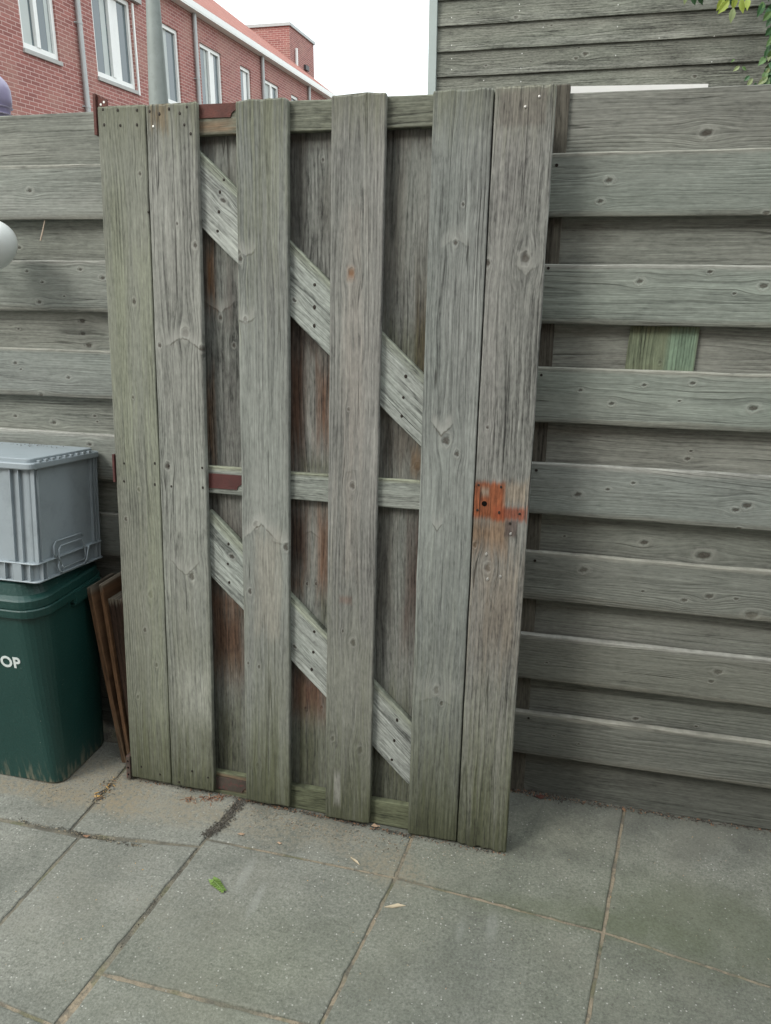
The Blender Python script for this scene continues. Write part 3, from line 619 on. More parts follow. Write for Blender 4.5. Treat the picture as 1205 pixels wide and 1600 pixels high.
for i, (cxb, wd_, base, kn, sts) in enumerate(BB):
    kk = [(ong(px_, py_, .0395)[1], ong(px_, py_, .0395)[0]-cxb, r_) for px_, py_, r_ in kn]
    st = []
    for (xx0, yy0, xx1, yy1, fe, ro, cc, am) in sts:
        a = ong(xx0, yy0, .0395); b_ = ong(xx1, yy1, .0395)
        st.append((min(a[1], b_[1]), max(a[1], b_[1]), min(a[0], b_[0])-cxb, max(a[0], b_[0])-cxb, (max(.05, abs(yy1-yy0)*.0007), fe*1.3), ro, cc, am))
    WHL = {0: [(345, 490, -.7, .05, 1.0), (355, 1180, -2.0, .03, .8)], 1: [(485, 830, .6, .03, .5)], 2: [(625, 700, 1.6, .04, .4)]}
    whs = [(ong(a_, b_, .0395)[1], ong(a_, b_, .0395)[0]-cxb, c_, d_, e_) for a_, b_, c_, d_, e_ in WHL.get(i, [])]
    st.append((-9, .30, -9, 9, (.35, .1), 1.5, (0.075, 0.08, 0.05), .8))
    m = wood('gate_back_board', base, kk, st, whorls=whs, contrast=0.74, vc=[0.02, .0, -.04][i], gap=[.012, .009, .008][i], crack=0.8)
    mb = MB(); mb.plank(GH-.012, wd_, 0.018, lambda u, v, w_, cxb=cxb: (cxb+v, 0.0395+w_, .008+u), m, 420+i, nv=8, step=.04, uoff=.008)
    tag(mb.build('board', gate), 'darker back board with brown unweathered patches')
for i, (cxb, wd_) in enumerate(((0.075, .15), (1.02, .15))):
    mb = MB(); mb.plank(GH-.03, wd_, 0.018, lambda u, v, w_, cxb=cxb: (cxb+v, 0.0395+w_, .02+u), wood('gate_back_board', (.19, .19, .165)), 440+i, nv=4, step=.2); mb.build('board', gate)
# rails
RL = [(1.760, 1.8265, [(-9, 9, -9, 9, .02, 2.4, (0.135, 0.14, 0.09), .6), (0.2, .36, -.04, .01, .02, 2.0, (0.19, 0.10, 0.05), .6)], 1.05),
      (0.885, 0.957, [(-0.1, 1.2, .028, .05, .006, 1.5, (0.2, 0.21, 0.13), .6)], 1.22),
      (0.000, 0.072, [(-9, 9, -9, 9, .02, 1.5, (0.095, 0.105, 0.055), .85), (0.27, 0.36, -.02, .03, .006, 2.0, (.14, .06, .045), .45)], .85)]
for i, (za, zb, st, kf) in enumerate(RL):
    m = wood('gate_rail_wood', (0.235*kf, 0.248*kf, 0.222*kf), [], st, contrast=0.7, gap=.008)
    mb = MB(); zoff = -0.004 if i == 2 else 0
    mb.plank(1.09, zb-za, 0.020, lambda u, v, w_, za=za, zb=zb: (u+.004, .0185+w_, (za+zb)/2+v-.008*u*(1 if za < .5 else 0)), m, 450+i, nv=5, step=.05, wob=.0015); mb.build('rail', gate)
# braces
for i, ((xa, ta, ba), (xb, tb, bb_)) in enumerate((((0.256, 1.727, 1.559), (0.829, 1.221, 1.039)), ((0.262, 0.842, 0.657), (0.831, 0.312, 0.126)))):
    p0 = Vector((xa, 0, (ta+ba)/2)); p1 = Vector((xb, 0, (tb+bb_)/2)); d = (p1-p0).normalized(); nv_ = Vector((-d.z, 0, d.x)); nv_ = Vector((d.z*-1, 0, d.x))
    wd_ = ((ta-ba)+(tb-bb_))/2*d.x; Lb = (p1-p0).length+0.12; st = p0-d*0.06
    m = wood('gate_brace_wood', (0.345, 0.365, 0.335), [(0.13, 0.02, .007), (0.36, .01, .005), (.42, -.03, .006)], [(-.2, 2, wd_/2-.02, wd_/2+.02, .012, 2.0, (0.2, 0.22, 0.14), .5)], contrast=0.75, vc=.03, gap=.011, crack=1.2)
    mb = MB(); mb.plank(Lb, wd_, 0.0195, lambda u, v, w_, st=st, d=d, nv_=nv_: (st.x+d.x*u+nv_.x*v, .0187+w_, st.z+d.z*u+nv_.z*v), m, 460+i, nv=8, step=.03)
    mb.build('brace', gate)
# nails: in the braces, the rails, the outer boards
nail_m = MB(); nail_m.lathe([(0.0005, 0.0016), (.0028, .0014), (.0036, 0.0004), (.0038, -.001)], M_nail, (0, 0, 0), 9, 'Y')
proto = nail_m.build('nail', gate); first = True
def nail(x, y, depth, big=1.0, src=None):
    global first
    u, v = ong(x, y, depth); o_ = (src or proto)
    if src is None and first: first = False
    elif src is not None and not src.get('used'): src['used'] = 1
    else: o_ = o_.copy(); COL.objects.link(o_); o_.parent = gate
    o_.location = (u, depth, v); o_.scale = (big, 1, big*random.uniform(1.0, 1.5)); return o_
for x, y in [(344, 300), (343, 331), (341, 361), (350, 281), (492, 445), (492, 480), (491, 509), (635, 588), (631, 621), (627, 650), (357, 850), (357, 881), (358, 910), (491, 987), (489, 1019), (487, 1046), (620, 1125), (617, 1157), (613, 1187)]:
    nail(x+random.uniform(-1,1), y, .0187, random.uniform(.85, 1.15))
for x, y in [(161, 171), (184, 172), (214, 172), (163, 195), (188, 196), (214, 195), (234, 174), (264, 170), (292, 167), (249, 178), (281, 177), (288, 195), (298, 209),
             (194, 724), (242, 724), (194, 752), (242, 757), (264, 728), (316, 731), (268, 760), (317, 762), (232, 331), (221, 1228-30), (250, 1210), (300, 1205), (325, 1215), (280, 1222),
             (748, 758), (783, 761), (746, 797), (780, 801), (812, 803), (797, 818)]:
    nail(x, y, 0.0, 0.8)
mb = MB(); mb.lathe([(0.0005, 0.0022), (.0030, .0018), (.0040, 0.0004), (.0040, -.001)], M_screw, (0, 0, 0), 12, 'Y')
scr = mb.build('screw', gate)
for x, y in [(798, 834), (760, 866), (762, 905), (782, 901), (843, 151), (821, 167), (240, 198)]: nail(x, y, 0.0, 0.75, scr)
# latch hole
u, v = ong(757, 787); mb = MB(); mb.lathe([(0.0002, 0.0006), (.0062, .0006), (.0066, .0)], M_hole, (u, 0, v), 16, 'Y'); tag(mb.build('latch_hole', gate), 'round dark latch hole')
u, v = ong(231, 331); 
# hinge hardware
def hinge(kind, strap, brk):
    h = empty('hinge', (0, 0, 0)); h.parent = gate
    x0, x1, z0, z1 = strap
    mb = MB()
    if kind == 'top': poly = [(x0, z0+.022), (x1, z0+.022), (x1, z0+.030), (x1-.010, z0+.034), (x1-.020, z0+.027), (x1-.024, z0+.022), (x0+.0, z0+.022)]
    out = [(x0, z0), (x1-.025, z0), (x1-.022, z0+.009), (x1-.014, z0+.014), (x1-.005, z0+.012), (x1, z0+.008), (x1, z1), (x0, z1)]
    vs = [(p[0], .0160, p[1]) for p in out]+[(p[0], .0183, p[1]) for p in out]; n = len(out)
    mb.add(vs, [tuple(range(n)), tuple(range(n, 2*n))[::-1]]+[(i, (i+1) % n, n+(i+1) % n, n+i) for i in range(n)], M_rust if kind == 'top' else M_red)
    s_ = mb.build('strap', h)
    mb = MB(); m_ = M_rust if kind == 'top' else M_red
    bx0, bx1, bz0, bz1 = brk
    mb.box(bx0, bx1, -0.004, 0.05, bz0, bz1, m_)
    if kind == 'top':   # the angled hook sticking up past the gate, with its two eyes
        out = [(bx1+.0005, bz1-.030), (bx1+.0005, bz1-.001), (bx1+.008, bz1-.003), (bx1+.014, bz1-.010), (bx1+.022, bz1-.010), (bx1+.027, bz1-.016), (bx1+.027, bz1-.030)]
        vs = [(p[0], .002, p[1]) for p in out]+[(p[0], .006, p[1]) for p in out]; n = len(out)
        mb.add(vs, [tuple(range(n)), tuple(range(n, 2*n))[::-1]]+[(i, (i+1) % n, n+(i+1) % n, n+i) for i in range(n)], m_)
        for ex, ez in ((bx1+.011, bz1-.024), (bx1+.020, bz1-.019)):
            mb.lathe([(.0001, .0006), (.0028, .0006), (.003, 0)], M_screw, (ex, .002, ez), 8, 'Y')
    if kind == 'low':
        for ez in (.2, .5, .78): mb.lathe([(.0001, .0008), (.003, .0008), (.0034, 0)], M_hole, ((bx0+bx1)/2, -.004, bz0+(bz1-bz0)*ez), 8, 'Y')
    mb.build('bracket', h)
    return h
a = ong(150, 200); b_ = ong(150, 143)
hinge('top', (0.262, 0.37, 1.797, 1.8275), (-0.0075, -0.0008, 1.765, 1.858))
hinge('mid', (0.262, 0.37, 0.900, 0.939), (-0.006, -0.0008, 0.90, 0.975))
M_red = plain('worn_red_strap', (0.075, 0.06, 0.045), 0.85, var=0.5, sc=22, dirt=(0.13, 0.03, 0.028), damt=0.8)
hinge('low', (0.262, 0.37, 0.018, 0.056), (-0.0125, -0.0005, 0.012, 0.085))

# ================================================================== BIN
mg, g, b = new_mat('green_plastic'); tcn = g.n('ShaderNodeTexCoord').outputs['Object']; px, py, pz = g.sep(tcn)
n1 = g.noise(tcn, 5, 3); n2 = g.noise(tcn, 130, 3, .7); n3 = g.noise(g.xyz(g.m('MULTIPLY', px, 90.0), g.m('MULTIPLY', py, 90.0), g.m('MULTIPLY', pz, 14.0)), 1, 3)
c = g.mix(n1, (0.005, 0.036, 0.031, 1), (0.008, 0.048, 0.040, 1))
dust = g.m('MULTIPLY', g.ramp(pz, 0.0, 0.10, 1, 0), g.ramp(g.m('SUBTRACT', n3, g.m('MULTIPLY', pz, 2.4)), 0.36, 0.60))
c = g.mix(g.m('MULTIPLY', dust, .6), c, (0.22, 0.20, 0.14, 1))
vo = g.n('ShaderNodeTexVoronoi'); g.l(tcn, vo.inputs['Vector']); vo.inputs['Scale'].default_value = 70; sl = g.sep(vo.outputs['Color'])
spk = g.m('MULTIPLY', g.ramp(vo.outputs['Distance'], 0.06, 0.11, 1, 0), g.ramp(sl[0], 0.9, 0.93)); c = g.mix(g.m('MULTIPLY', spk, .5), c, (0.3, 0.34, 0.3, 1))
c = g.mix(g.m('MULTIPLY', g.ramp(n2, .55, .75), .12), c, (0.1, 0.16, 0.13, 1))
g.l(c, b.inputs['Base Color']); g.put(b.inputs['Roughness'], g.m('ADD', 0.38, g.m('MULTIPLY', n1, .2))); bump(g, b, n2, .0012)
def rrect(x0, x1, y0, y1, r, n=7):
    out = []
    for (cx, cyy, a0) in ((x1-r, y0+r, -90), (x1-r, y1-r, 0), (x0+r, y1-r, 90), (x0+r, y0+r, 180)):
        for k in range(n+1):
            t = R(a0+90*k/n); out.append((cx+r*math.cos(t), cyy+r*math.sin(t)))
    return out
def loft(mb, rings, m, cap0=True, cap1=True):
    n = len(rings[0][0]); vs = [(p[0], p[1], z) for rg_, z in rings for p in rg_]; fs = []
    for k in range(len(rings)-1):
        for i in range(n):
            j = (i+1) % n; fs.append((k*n+i, k*n+j, (k+1)*n+j, (k+1)*n+i))
    if cap0: fs.append(tuple(range(n))[::-1])
    if cap1: fs.append(tuple(range((len(rings)-1)*n, len(rings)*n)))
    mb.add(vs, fs, m)
bx, by = -1.57, -0.21
binz = gz(-1.5)
bn = empty('waste_bin', (bx, by, binz), 'dark green plastic bin standing under the grey crate', 'bin')
def br(x0, x1, y0, y1, r): return rrect(x0-bx, x1-bx, y0-by, y1-by, r)
mb = MB()
loft(mb, [(br(-1.745, -1.374, -.310, -.076, .035), 0.0), (br(-1.75, -1.369, -.316, -.072, .04), 0.006), (br(-1.765, -1.357, -.335, -.05, .055), .30), (br(-1.775, -1.347, -.348, -.045, .065), .545)], mg)
mb.build('body', bn, smooth=False)
mb = MB()
loft(mb, [(br(-1.785, -1.335, -.357, -.03, .07), .5455), (br(-1.787, -1.333, -.359, -.028, .072), .548), (br(-1.788, -1.332, -.360, -.027, .072), .568), (br(-1.786, -1.334, -.358, -.029, .071), .571)], mg); mb.build('rim', bn)
mb = MB()
loft(mb, [(br(-1.784, -1.337, -.356, -.031, .07), .573), (br(-1.784, -1.337, -.356, -.031, .07), .594), (br(-1.78, -1.341, -.352, -.035, .07), .598), (br(-1.772, -1.352, -.342, -.05, .065), .602), (br(-1.765, -1.366, -.335, -.056, .06), .620), (br(-1.755, -1.376, -.325, -.066, .055), .6262)], mg)
mb.v = [(x, y, z+(-(y+by)-.19)*.113*min(1, max(0, (z-.598)/.02))) for x, y, z in mb.v]
lid = mb.build('lid', bn)
mb = MB()   # handle recess block on the right side under the rim
mb.box(-1.335-bx, -1.328-bx, -.20-by, -.08-by, .535, .566, mg); mb.box(-1.352-bx, -1.334-bx, -.205-by, -.199-by, .525, .57, mg); mb.box(-1.345-bx, -1.330-bx, -.205-by, -.075-by, .529, .5345, mg)
mb.build('handle', bn)
cu = bpy.data.curves.new('lettering', 'FONT'); cu.body = 'OOP'; cu.size = 0.046; cu.extrude = 0.0004; cu.offset = 0.0014; cu.space_character = 1.08
Pt = on_y(34, 1044, -0.339); lt = bpy.data.objects.new('lettering', cu); COL.objects.link(lt); lt.parent = bn
cu.align_x = 'RIGHT'; lt.location = (Pt.x-bx, -.3405-by, Pt.z-binz); lt.rotation_euler = (R(90+3.2), 0, 0)
M_txt = plain('white_print', (0.62, 0.68, 0.66), .5, var=.1); cu.materials.append(M_txt)
bpy.context.view_layer.update(); lme = bpy.data.meshes.new_from_object(lt.evaluated_get(bpy.context.evaluated_depsgraph_get()))
lt2 = bpy.data.objects.new('lettering', lme); COL.objects.link(lt2); lt2.parent = bn; lt2.location = lt.location; lt2.rotation_euler = lt.rotation_euler
bpy.data.objects.remove(lt); lt2.name = 'lettering'; lt2['label'] = 'white capital letters printed on the front'

# ================================================================== CRATE (upside down on the lid)
mc = plain('grey_blue_plastic', (0.27, 0.315, 0.335), .5, var=.12, sc=6, dirt=(0.16, .19, .2), damt=.35, bmp=.0004, bsc=200)
cx_, cyc, cz_ = -1.535, -0.190, 0.6395
cr = empty('storage_crate', (cx_, cyc, cz_), 'grey plastic storage crate upside down on the green bin', 'crate')
cr.rotation_euler = (R(-6.4), 0, 0); cr.scale = (1, 1, .975)
hx, hy = 0.200, 0.150
def cr_r(ix, r): return rrect(-hx+ix, hx-ix, -hy+ix, hy-ix, r, 4)
mb = MB()
loft(mb, [(cr_r(.012, .012), .0), (cr_r(.012, .012), .0395), (cr_r(.0125, .012), .20), (cr_r(.014, .012), .313), ], mc)
# base ribs of the skirt
mb.build('body', cr)
mb = MB()
loft(mb, [(cr_r(.000, .014), .0), (cr_r(-.001, .014), .002), (cr_r(.000, .014), .004)], mc)
loft(mb, [(cr_r(.001, .014), .050), (cr_r(.000, .014), .052), (cr_r(.001, .014), .054)], mc)
# vertical webs between the two skirts
for xx in [-.17, -.14, -.10, -.06, -.02, .02, .06, .10, .124, .150, .176]:
    mb.box(xx-.001, xx+.001, -hy+.0005, -hy+.0135, .0042, .0497, mc)
mb.box(.1255, .1485, -hy+.0008, -hy+.0135, .0043, .0496, mc)
for yy in [-.126, -.108, .07, .118, .134]:
    mb.box(hx-.0135, hx-.0005, yy-.001, yy+.001, .0042, .0497, mc)
mb.build('rim', cr)
def rib(*a): m_ = MB(); m_.box(*a, mc); m_.build('rib', cr)
for xx in [.130, .155]: rib(xx-.0011, xx+.0011, -hy+.004, -hy+.0150, .055, .312)
rib(.105, .129, -hy+.010, -hy+.0152, .055, .312)
rib(-.13, .060, -hy+.008, -hy+.0152, .055, .312)
for yy in [-.136, -.120, .112, .125, .139]: rib(hx-.0150, hx-.004, yy-.0011, yy+.0011, .055, .312)
rib(hx-.0150, hx-.008, .1265, .1375, .055, .312)
mb = MB()
loft(mb, [(cr_r(.001, .014), .308), (cr_r(-.001, .014), .311), (cr_r(-.001, .014), .323), (cr_r(.001, .014), .3255)], mc)
loft(mb, [(cr_r(.012, .014), .3258), (cr_r(.012, .014), .3345), (cr_r(.014, .014), .336)], mc)
for k in range(9): mb.box(hx-.0115, hx-.0005, -.118+k*.027, -.118+k*.027+.011, .3258, .3305, mc)
mb.build('base', cr)
# handle on the right side
mb = MB(); hxr = hx-.002
pts = [(hxr, -.062, .052), (hxr, -.070, .066), (hxr, -.069, .088), (hxr, -.060, .098), (hxr, .030, .098), (hxr, .037, .088)]
mb.tube(pts, .0026, mc, 8)
pts = [(hxr+.003, -.052, .045), (hxr+.004, -.062, .03), (hxr+.004, -.056, .012), (hxr+.004, -.046, .006), (hxr+.004, .030, .006), (hxr+.004, .044, .016), (hxr+.004, .050, .045), (hxr+.003, .058, .055)]
mb.tube(pts, .0026, mc, 8)
pts = [(hxr+.004, -.05, .03), (hxr+.004, -.058, .055), (hxr+.004, -.056, .075), (hxr+.004, -.048, .083), (hxr+.004, .026, .083), (hxr+.004, .036, .064), (hxr+.004, .04, .03), (hxr+.004, .034, .018), (hxr+.004, -.044, .018), (hxr+.004, -.05, .03)]
mb.tube(pts, .0024, mc, 8)
mb.v = [(x, -.078+(y+.07)*1.22, z) for x, y, z in mb.v]; mb.build('handle', cr, smooth=True)
mb = MB()
mdirt = plain('dry_dirt', (0.10, .09, .07), .95, var=.5, sc=90)
rnd = random.Random(3)
for k in range(46):
    a = rnd.gauss(0, 1); px_ = .05+a*.035+(k > 34)*rnd.uniform(-.15, 0); py_ = min(.125, rnd.gauss(.09, .015)); s = rnd.uniform(.0008, .0022)
    px_ = min(px_, .14); mb.lathe([(.0003, s*.7), (s*.8, s*.4), (s, 0)], mdirt, (px_, py_, .3362), 5)
mb.v = [(x, y, z) for x, y, z in mb.v]
mb.v = [(x, y, z-.3362+.3362*.985) for x, y, z in mb.v]
dco = mb.build('dirt_crumbs', None, loc=(cx_, cyc, cz_)); dco.rotation_euler = (R(-6.4), 0, 0); tag(dco, 'dark dry dirt crumbs scattered on top of the grey crate', 'dirt', kind='stuff')

# ================================================================== BROWN PLANKS
def bplank(nm, t0, b0, wy, th, rot, label, seed, lf, zt):
    # t0, b0: top and bottom left near corners
    t0 = Vector(t0); b0 = Vector(b0); d = (t0-b0); L_ = d.length; d.normalize()
    xax = Vector((math.cos(rot), math.sin(rot), 0)); yax = d.cross(xax)*1.0
    yax = (yax-d*yax.dot(d)).normalized()
    if yax.y < 0: yax = -yax
    xax = yax.cross(d).normalized()
    if xax.x < 0: xax = -xax
    st = [(L_-.014, L_+.1, -.2, .2, .006, 2.5, (0.17, .15, .115), .9), (0, .1, -.2, .2, .03, 2, (.09, .075, .05), .5)]
    m = wood('brown_plank_wood', lf, [], st, contrast=.75, gap=.006)
    mb = MB()
    # front narrow face toward the viewer: v runs along thickness th (x), w along wy (y)
    mb.plank(L_, th, wy, lambda u, v, w_: tuple(d*u+xax*(v+th/2)+yax*w_), m, seed, ch=.002, rag1=.006, nv=3, step=.03)
    # true end grain and broad side use the same wood
    return tag(mb.build(nm, None, loc=b0), label, 'plank', 'brown planks wedged between the bin and the gate')
pb = on_g(190, 1192); pt = on_y(134, 918, -.150)
bplank('wooden_plank', (pt.x, -.150, pt.z), (pb.x, pb.y, gz(pb.x)), .125, .016, 0.0, 'brown plank nearest the bin, leftmost of the leaning planks', 501, (0.14, .078, .042), 0)
pt2 = on_y(154, 913, -.150); 
bplank('wooden_plank', (pt2.x, -.150, pt2.z), (pb.x+.020, pb.y+.003, gz(pb.x)), .125, .013, 0.0, 'thin brown plank sandwiched in the middle of three', 502, (0.15, .08, .042), 0)
pt3 = on_y(163, 934, -.135)
bplank('wooden_plank', (pt3.x+.002, -.138, pt3.z), (pb.x+.040, pb.y+.012, gz(pb.x)), .10, .075, 0.0, 'thick dark brown plank with rotten grey top beside the gate edge', 503, (0.05, .030, .020), 0)

# ================================================================== WHITE LAMP GLOBE, TWIG
mwg = plain('opal_white', (0.66, 0.69, 0.66), .35, var=.04)
Pc = on_y(-20, 382, -.12); wl = empty('wall_lamp', (Pc.x, -.001, Pc.z), 'smooth white rounded lamp globe at the left edge before fence', 'lamp')
mb = MB(); prof = []
for k in range(25):
    t = math.pi*k/24; rr_ = .074*math.sin(t)*(1-.10*math.cos(t)); prof.append((max(rr_, .0004), .066*-math.cos(t)*(1.0)))
mb.lathe(prof, mwg, (0, -.12, 0), 40); mb.build('globe', wl, smooth=True)
mb = MB(); mb.tube([(-.03, -.12, 0), (-.11, -.12, 0), (-.13, -.10, 0), (-.13, -.005, 0)], .014, M_zinc, 12); mb.lathe([(.03, 0), (.035, .004), (.03, .018), (.015, .02)], M_zinc, (-.13, -.0, 0), 20, 'Y'); mb.build('bracket', wl)
P1, P2 = on_y(70.5, 343, .006), on_y(63.5, 376, -.012)
mtw = plain('pale_stick', (0.45, .36, .27), .7, var=.3, sc=60)
mb = MB(); q = P2-P1; mb.tube([(0, 0, 0), q*.5+Vector((.0006, 0, 0)), q], [.0013, .0019, .0021], mtw, 8)
mb.v = [tuple(Vector(v)) for v in mb.v]; ts = mb.build('thin_stick', None, loc=P1); tag(ts, 'thin pale stick poking down below a left fence board', 'stick')

# unseen house added behind the viewer to keep the low sky off the fence
mhw, g, b = new_mat('shade_house_brick'); tcn = g.n('ShaderNodeTexCoord').outputs['Object']; px, py, pz = g.sep(tcn)
bk = g.n('ShaderNodeTexBrick'); g.l(g.xyz(px, pz, 0.0), bk.inputs['Vector']); bk.inputs['Scale'].default_value = 1; bk.inputs['Brick Width'].default_value = .215; bk.inputs['Row Height'].default_value = .0625; bk.inputs['Mortar Size'].default_value = .006
bk.inputs['Color1'].default_value = (.2, .08, .06, 1); bk.inputs['Color2'].default_value = (.26, .11, .085, 1); bk.inputs['Mortar'].default_value = (.35, .3, .27, 1); g.l(bk.outputs[0], b.inputs['Base Color'])
oh = empty('shade_house', (1.5, -4.2, -.16), 'unseen brick house added behind the viewer to shade the yard', 'house')
mb = MB(); mb.box(-4.3, 7, -7, 0, 0, 5.5, mhw); mb.build('wall', oh)
for a_, z_ in ((-3.2, 3.2), (-.4, 3.2), (2.6, 3.2), (-3.2, .9), (2.6, .9)):
    mb = MB(); mb.box(a_, a_+1.4, .001, .06, z_, z_+1.3, M_white); fm = mb.build('window', oh); mb = MB(); mb.box(a_+.08, a_+1.32, .061, .065, z_+.08, z_+1.22, M_glass); mb.build('pane', fm)
mb = MB(); mb.box(-.4, .6, .001, .05, .1, 2.25, M_white); mb.build('door', oh)

sf = empty('shade_fence', (2.16, -2.1, gz(2.16)), 'unseen grey board fence added on the right to shade the yard', 'fence')  # added out of view to cut the low light from the right
m = wood('shade_fence_wood', greyb(.9), contrast=.7); mb = MB()
for k in range(15):
    mb.plank(4.1, .14, .018, lambda u, v, w_, k=k: ((0 if k % 2 else .035)+w_, u-2.05, .09+k*.12+v), m, 800+k, nv=3, step=.3)
mb.build('slat_panel', sf); mb = MB()
mb.box(.06, .12, -2.02, -1.96, 0, 1.85, m); mb.build('post', sf)

# ================================================================== THINGS BEHIND THE FENCE
# white panel
a = on_y(885, 135, .085); b_ = on_y(1107, 131, .085)
mb = MB(); hw_ = (b_.x-a.x); zt = a.z
mb.add([(0, 0, 0), (hw_, 0, 0), (hw_, 0, b_.z-gz(a.x)), (0, 0, a.z-gz(a.x)), (0, .012, 0), (hw_, .012, 0), (hw_, .012, b_.z-gz(a.x)), (0, .012, a.z-gz(a.x))],
       [(0, 1, 2, 3), (7, 6, 5, 4), (0, 4, 5, 1), (1, 5, 6, 2), (2, 6, 7, 3), (3, 7, 4, 0)], M_white)
tag(mb.build('white_panel', None, loc=(a.x, .085, gz(a.x))), 'white panel whose top edge shows over the right fence', 'panel')
# purple padded cover
mpur = plain('purple_fabric', (0.27, .24, .37), .35, var=.3, sc=9, spec=.8)
mpl = plain('pale_piping', (0.55, .52, .66), .5, var=.1)
mdk = plain('dark_lining', (0.03, .03, .05), .8)
Y = 1.4; P0 = on_y(13.5, 150, Y); zt = on_y(0, 113, Y).z; zb = on_y(0, 165, Y).z
cvr = empty('covered_parasol', (P0.x-.158, Y, -.16), 'shiny purple fabric cover bulging above the left fence edge', 'parasol')
prof = [(.118, zb-.35), (.124, zb-.10), (.130, zb-.004), (.139, zb+.004), (.142, zb+.03), (.140, zb+.07), (.128, zb+.10), (.105, zb+.125), (.07, zb+.145), (.03, zb+.152), (.001, zb+.154)]
mb = MB(); mb.lathe([(r_, z_+.16) for r_, z_ in prof], mpur, n=28)
mb.v = [(x*(1+.04*math.sin(7*math.atan2(y, x))), y*(1+.04*math.sin(7*math.atan2(y, x))), z) for x, y, z in mb.v]; mb.build('cover', cvr, smooth=True)
mb = MB(); 
for dz_ in (-.002, -.032): mb.lathe([(.132, zb+dz_+.157), (.140, zb+dz_+.1595), (.132, zb+dz_+.162)], mpl, n=28)
mb.build('piping', cvr, smooth=True)
mb = MB(); mb.tube([(0, 0, 0), (0, 0, zb)], .022, M_pole, 12); mb.build('pole', cvr)
# lamp pole
P1 = on_y(248, 158, 3.0); Pt_ = on_y(243, 0, 3.0)
lp = empty('street_lamp', (P1.x, 3.0, -.16), 'grey metal lamp pole rising behind the gate before the brick house', 'lamp pole')
wb = (on_y(264.5, 158, 3).x-on_y(235+.5, 158, 3).x)/2*.93; wt = (on_y(253.5, 0, 3).x-on_y(234.5, 0, 3).x)/2
mb = MB(); zz0, zz1 = P1.z+.16, Pt_.z+.16; sl_ = (wt-wb)/(zz1-zz0); dx = (Pt_.x-P1.x)/(zz1-zz0)
zs = [0, .6, zz0, zz1, zz1+1.0]; mb.tube([(dx*(z-zz0)*.4, 0, z) for z in zs], [wb+sl_*(z-zz0)*.9 for z in zs], M_pole, 24); mb.build('pole', lp, smooth=True)
mb = MB(); mb.lathe([(.03, 0), (.12, .03), (.22, .1), (.2, .16), (.05, .24), (.01, .25)], M_zinc, (0, 0, zz1+.98), 24); mb.build('lamp_head', lp, smooth=True)

# shed
YS = 3.4
ms = []
shx = on_y(683, 100, YS).x; shz0 = on_y(683, 120, YS).z; pitch_s = (on_y(683, 41, YS).z-on_y(683, 120, YS).z)/2
shed = empty('garden_shed', (shx, YS, -.16), 'dark grey weatherboard shed behind the fence at upper right', 'shed')
ks = [(807, 28, .012), (760, 103, .008), (862, 40, .006), (905, 75, .006), (915, 85, .014), (900, 92, .01), (745, 72, .006), (830, 97, .005), (1160, 75, .008), (960, 85, .008), (748, 20, .006), (1085, 120, .01), (835, 105, .008)]
mb = MB(); nb = 22; ztop = shz0+pitch_s*8; 
for k in range(-15, 8):
    zc = shz0+pitch_s*(k+.5); kn = []
    for (a_, b_, r_) in ks:
        P = on_y(a_, b_, YS)
        if abs(P.z-zc) < pitch_s/2: kn.append((P.x-shx, P.z-zc, r_))
    if k >= -2 and k <= 5:
        rnd = random.Random(k+700)
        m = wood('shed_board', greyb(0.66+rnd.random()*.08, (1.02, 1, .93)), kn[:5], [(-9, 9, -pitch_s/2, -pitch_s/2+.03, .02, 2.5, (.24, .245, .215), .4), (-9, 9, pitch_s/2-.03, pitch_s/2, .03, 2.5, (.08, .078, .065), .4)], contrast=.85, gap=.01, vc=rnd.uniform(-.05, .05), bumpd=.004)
    fr = lambda u, v, w_, zc=zc: (u, -.010-(v/pitch_s)*-.022+w_-.011, zc+v+.16)
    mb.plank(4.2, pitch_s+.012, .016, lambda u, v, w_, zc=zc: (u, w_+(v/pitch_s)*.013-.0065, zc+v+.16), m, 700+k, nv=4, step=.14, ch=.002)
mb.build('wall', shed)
mtr = plain('grey_trim_paint', (0.33, .38, .36), .5, var=.08)
mb = MB(); tw = shx-on_y(671.5, 60, YS).x; mb.box(-tw, -.0005, -.035, .05, 0.02, ztop+.16+.1, mtr); mb.build('corner_trim', shed)
mb = MB(); msd = wood('shed_side_wood', greyb(.6), contrast=1); mb.box(-tw+.004, 4.2, .06, 2.4, .02, ztop+.15, msd); mb.build('side_wall', shed)
mrf = plain('roof_felt', (.06, .06, .06), .9, var=.3, sc=20); mb = MB(); mb.box(-.2, 4.4, -.15, 2.6, ztop+.27, ztop+.33, mrf); mb.build('roof', shed)
mb = MB(); mb.lathe([(.0005, .002), (.003, .0015), (.0035, 0)], M_screw, (0, 0, 0), 8, 'Y'); sn = mb.build('nail', shed); fst = True
rnd = random.Random(5)
for x, y in [(706, 28), (706, 71), (706, 109), (706, 92), (812, 7), (812, 17), (849, 43), (814, 107), (816, 84), (756, 126), (814, 128), (962, 87), (966, 8), (1116, 57), (1112, 97), (965, 42), (1030, 60)]:
    P = on_y(x, y, YS-.022); o_ = sn if fst else sn.copy()
    if not fst: COL.objects.link(o_); o_.parent = shed
    fst = False; o_.location = (P.x-shx, -.026, P.z+.16)

